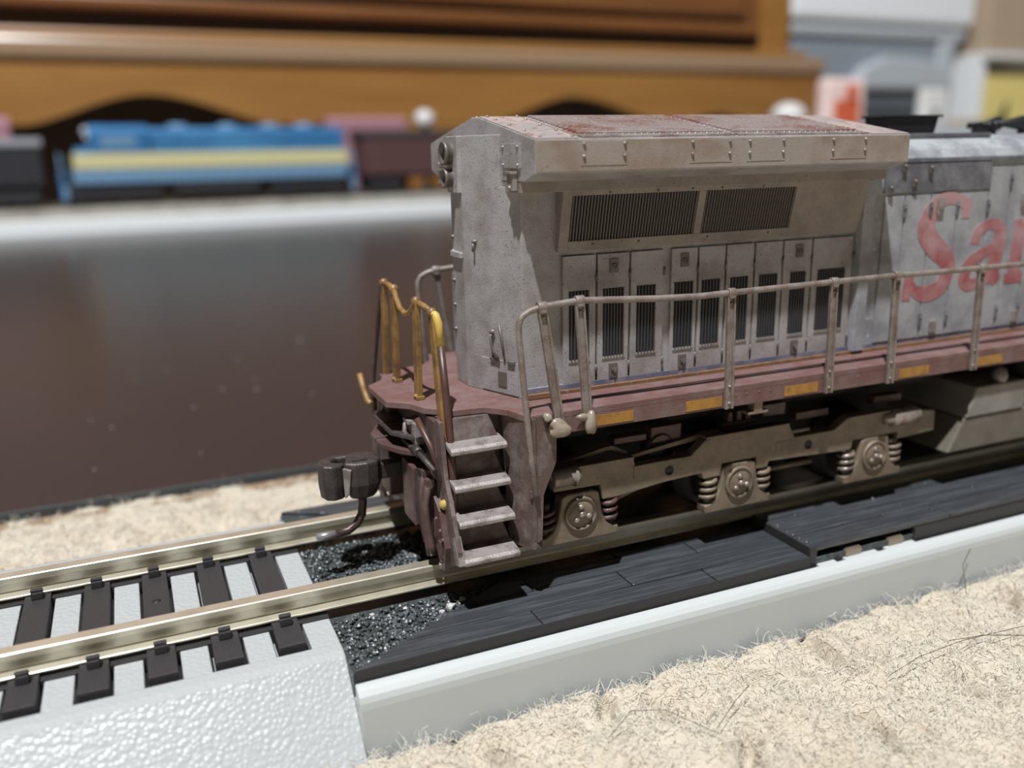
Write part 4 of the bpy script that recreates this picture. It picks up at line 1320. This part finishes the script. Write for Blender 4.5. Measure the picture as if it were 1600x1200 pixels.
# ------------------------------------------------------------------ storage bin and clutter at the right
bx0, bx1, by = 815, 1130, 905
bn = thing('storage_bin', 'smoky grey plastic storage bin with a white lid behind the locomotive', 'bin', (1000, by + 150, FLOOR))
MB().hexa([(bx0 + 20, by + 12, FLOOR), (bx1 - 20, by + 12, FLOOR), (bx1 - 20, by + 290, FLOOR), (bx0 + 20, by + 290, FLOOR),
           (bx0, by, 205), (bx1, by, 205), (bx1, by + 310, 205), (bx0, by + 310, 205)]).build('tub', bin_m, bn, 6)
MB().box(bx0 - 12, bx1 + 12, by - 12, by + 322, 208, 262).build('lid', lid_m, bn, 8)
MB().box(bx0 - 4, bx1 + 4, by - 6, by + 316, 190, 205).build('rim', bin_light, bn, 4)
MB().prism([(920, 120), (935, 150), (975, 165), (1060, 162), (1105, 140), (1110, 120)], by - 14, by + 12, 'y').build('handle', bin_light, bn, 5)
MB().box(925, 1105, by - 4, by + 14, 92, 121).build('handle_shade', mat('bin_painted_shade', (.17, .195, .225), .5), bn, 3)  # darker bin colour painted in as the shade below the handle
MB().box(1085, 1118, by - 5, by + 10, FLOOR + 4, 200).build('corner_rib', bin_light, bn, 5)

cbx = MB().box(1156, 1600, 880, 1200, 172, 560).build('cardboard_box', card_m, None, 2)
shelf = MB().box(1146, 1620, 870, 1210, 164, 172).build('shelf_board', white_board_m, None, 1)
tag(shelf, 'pale shelf board under the cardboard box at the right', 'shelf')
MB().box(1146, 1160, 880, 1200, FLOOR, 164).build('shelf_side', white_board_m, shelf, 1)
MB().box(1604, 1620, 880, 1200, FLOOR, 164).build('shelf_side', white_board_m, shelf, 1)
tag(cbx, 'plain brown cardboard box at the upper right corner', 'box')
yb = MB().prism([(1172, 30), (1172, 146), (1330, 146), (1330, 30)], 890, 1000, 'y').build('yellow_carton', yel_box, None, 2)
tag(yb, 'yellow carton with dark lower corner at the right edge', 'box')
MB().prism([(1173, 31), (1173, 78), (1204, 78), (1225, 108), (1225, 31)], 888.5, 892, 'y').build('dark_print', green_dk, yb)
MB().box(1171, 1174, 905, 990, 110, 130).build('dark_print', green_dk, yb)

# small packets in front of the bin, standing on a pale crate behind the engine
crate = MB().box(640, 1010, 690, 760, FLOOR, 66).build('parts_crate', bin_light, None, 4)
tag(crate, 'low pale crate hidden behind the locomotive roof', 'crate')
pk = MB().box(694, 752, 700, 720, 66, 118).build('orange_packet', pinkw_m, None, 6)
tag(pk, 'pale pink packet with orange red print behind the radiator roof', 'packet')
MB().box(706, 742, 698.6, 701, 68, 94).build('red_print', red_m, pk)
MB().box(722, 738, 698.6, 701, 92, 110).build('red_print', red_m, pk)
wp = MB().box(846, 888, 705, 717, 66, 108).build('white_packet', white_m, None, 4)
tag(wp, 'small white packet behind the black exhaust stack', 'packet')
MB().box(862, 872, 703.8, 706, 74, 84).build('flap', car_grey, wp)
wb = MB().lathe([(8, 0), (17, 5), (20, 13), (15, 21), (6, 25), (.01, 25.5)], (652, 712, 66), 'z', 18).build('white_dome', white_m)
tag(wb, 'white rounded cap beside the pink packet', 'cap')
tb = MB().box(905, 960, 703, 730, 66, 73).build('tan_block', card_m, None, 2)
tag(tb, 'small tan block right of the white packet', 'block')

# ------------------------------------------------------------------ stray hairs on the carpet
for i, (pts, lab) in enumerate([
    ([(31, -37.6, -9.9), (36, -37, -9.3), (43, -36.8, -9.2), (52.4, -37.4, -9.4)], 'long dark hair lying on the carpet at the right edge'),
    ([(42, -35.7, -9.6), (46, -37.0, -9.2), (52, -39.4, -9.5)], 'shorter dark hair curving below the long one at the right edge'),
    ([(-2, -34, -9.8), (1.7, -32.2, -9.0), (5.1, -33.3, -9.2), (8, -37.7, -9.8)], 'thin dark hair slanting over the carpet in the middle'),
    ([(8.5, -37.2, -9.9), (12, -35.5, -8.8), (15.7, -33.1, -9.5)], 'faint dark hair rising to the right in the carpet middle'),
    ([(53.5, -28.5, -9.8), (56.0, -25.6, -7.6), (58, -24.9, -6.0)], 'dark hair leaning against the grey base at the right')]):
    q = MB().tube(pts, .045, 4).build('stray_hair', hair_m)
    tag(q, lab, 'hair', 'stray hairs on the carpet')
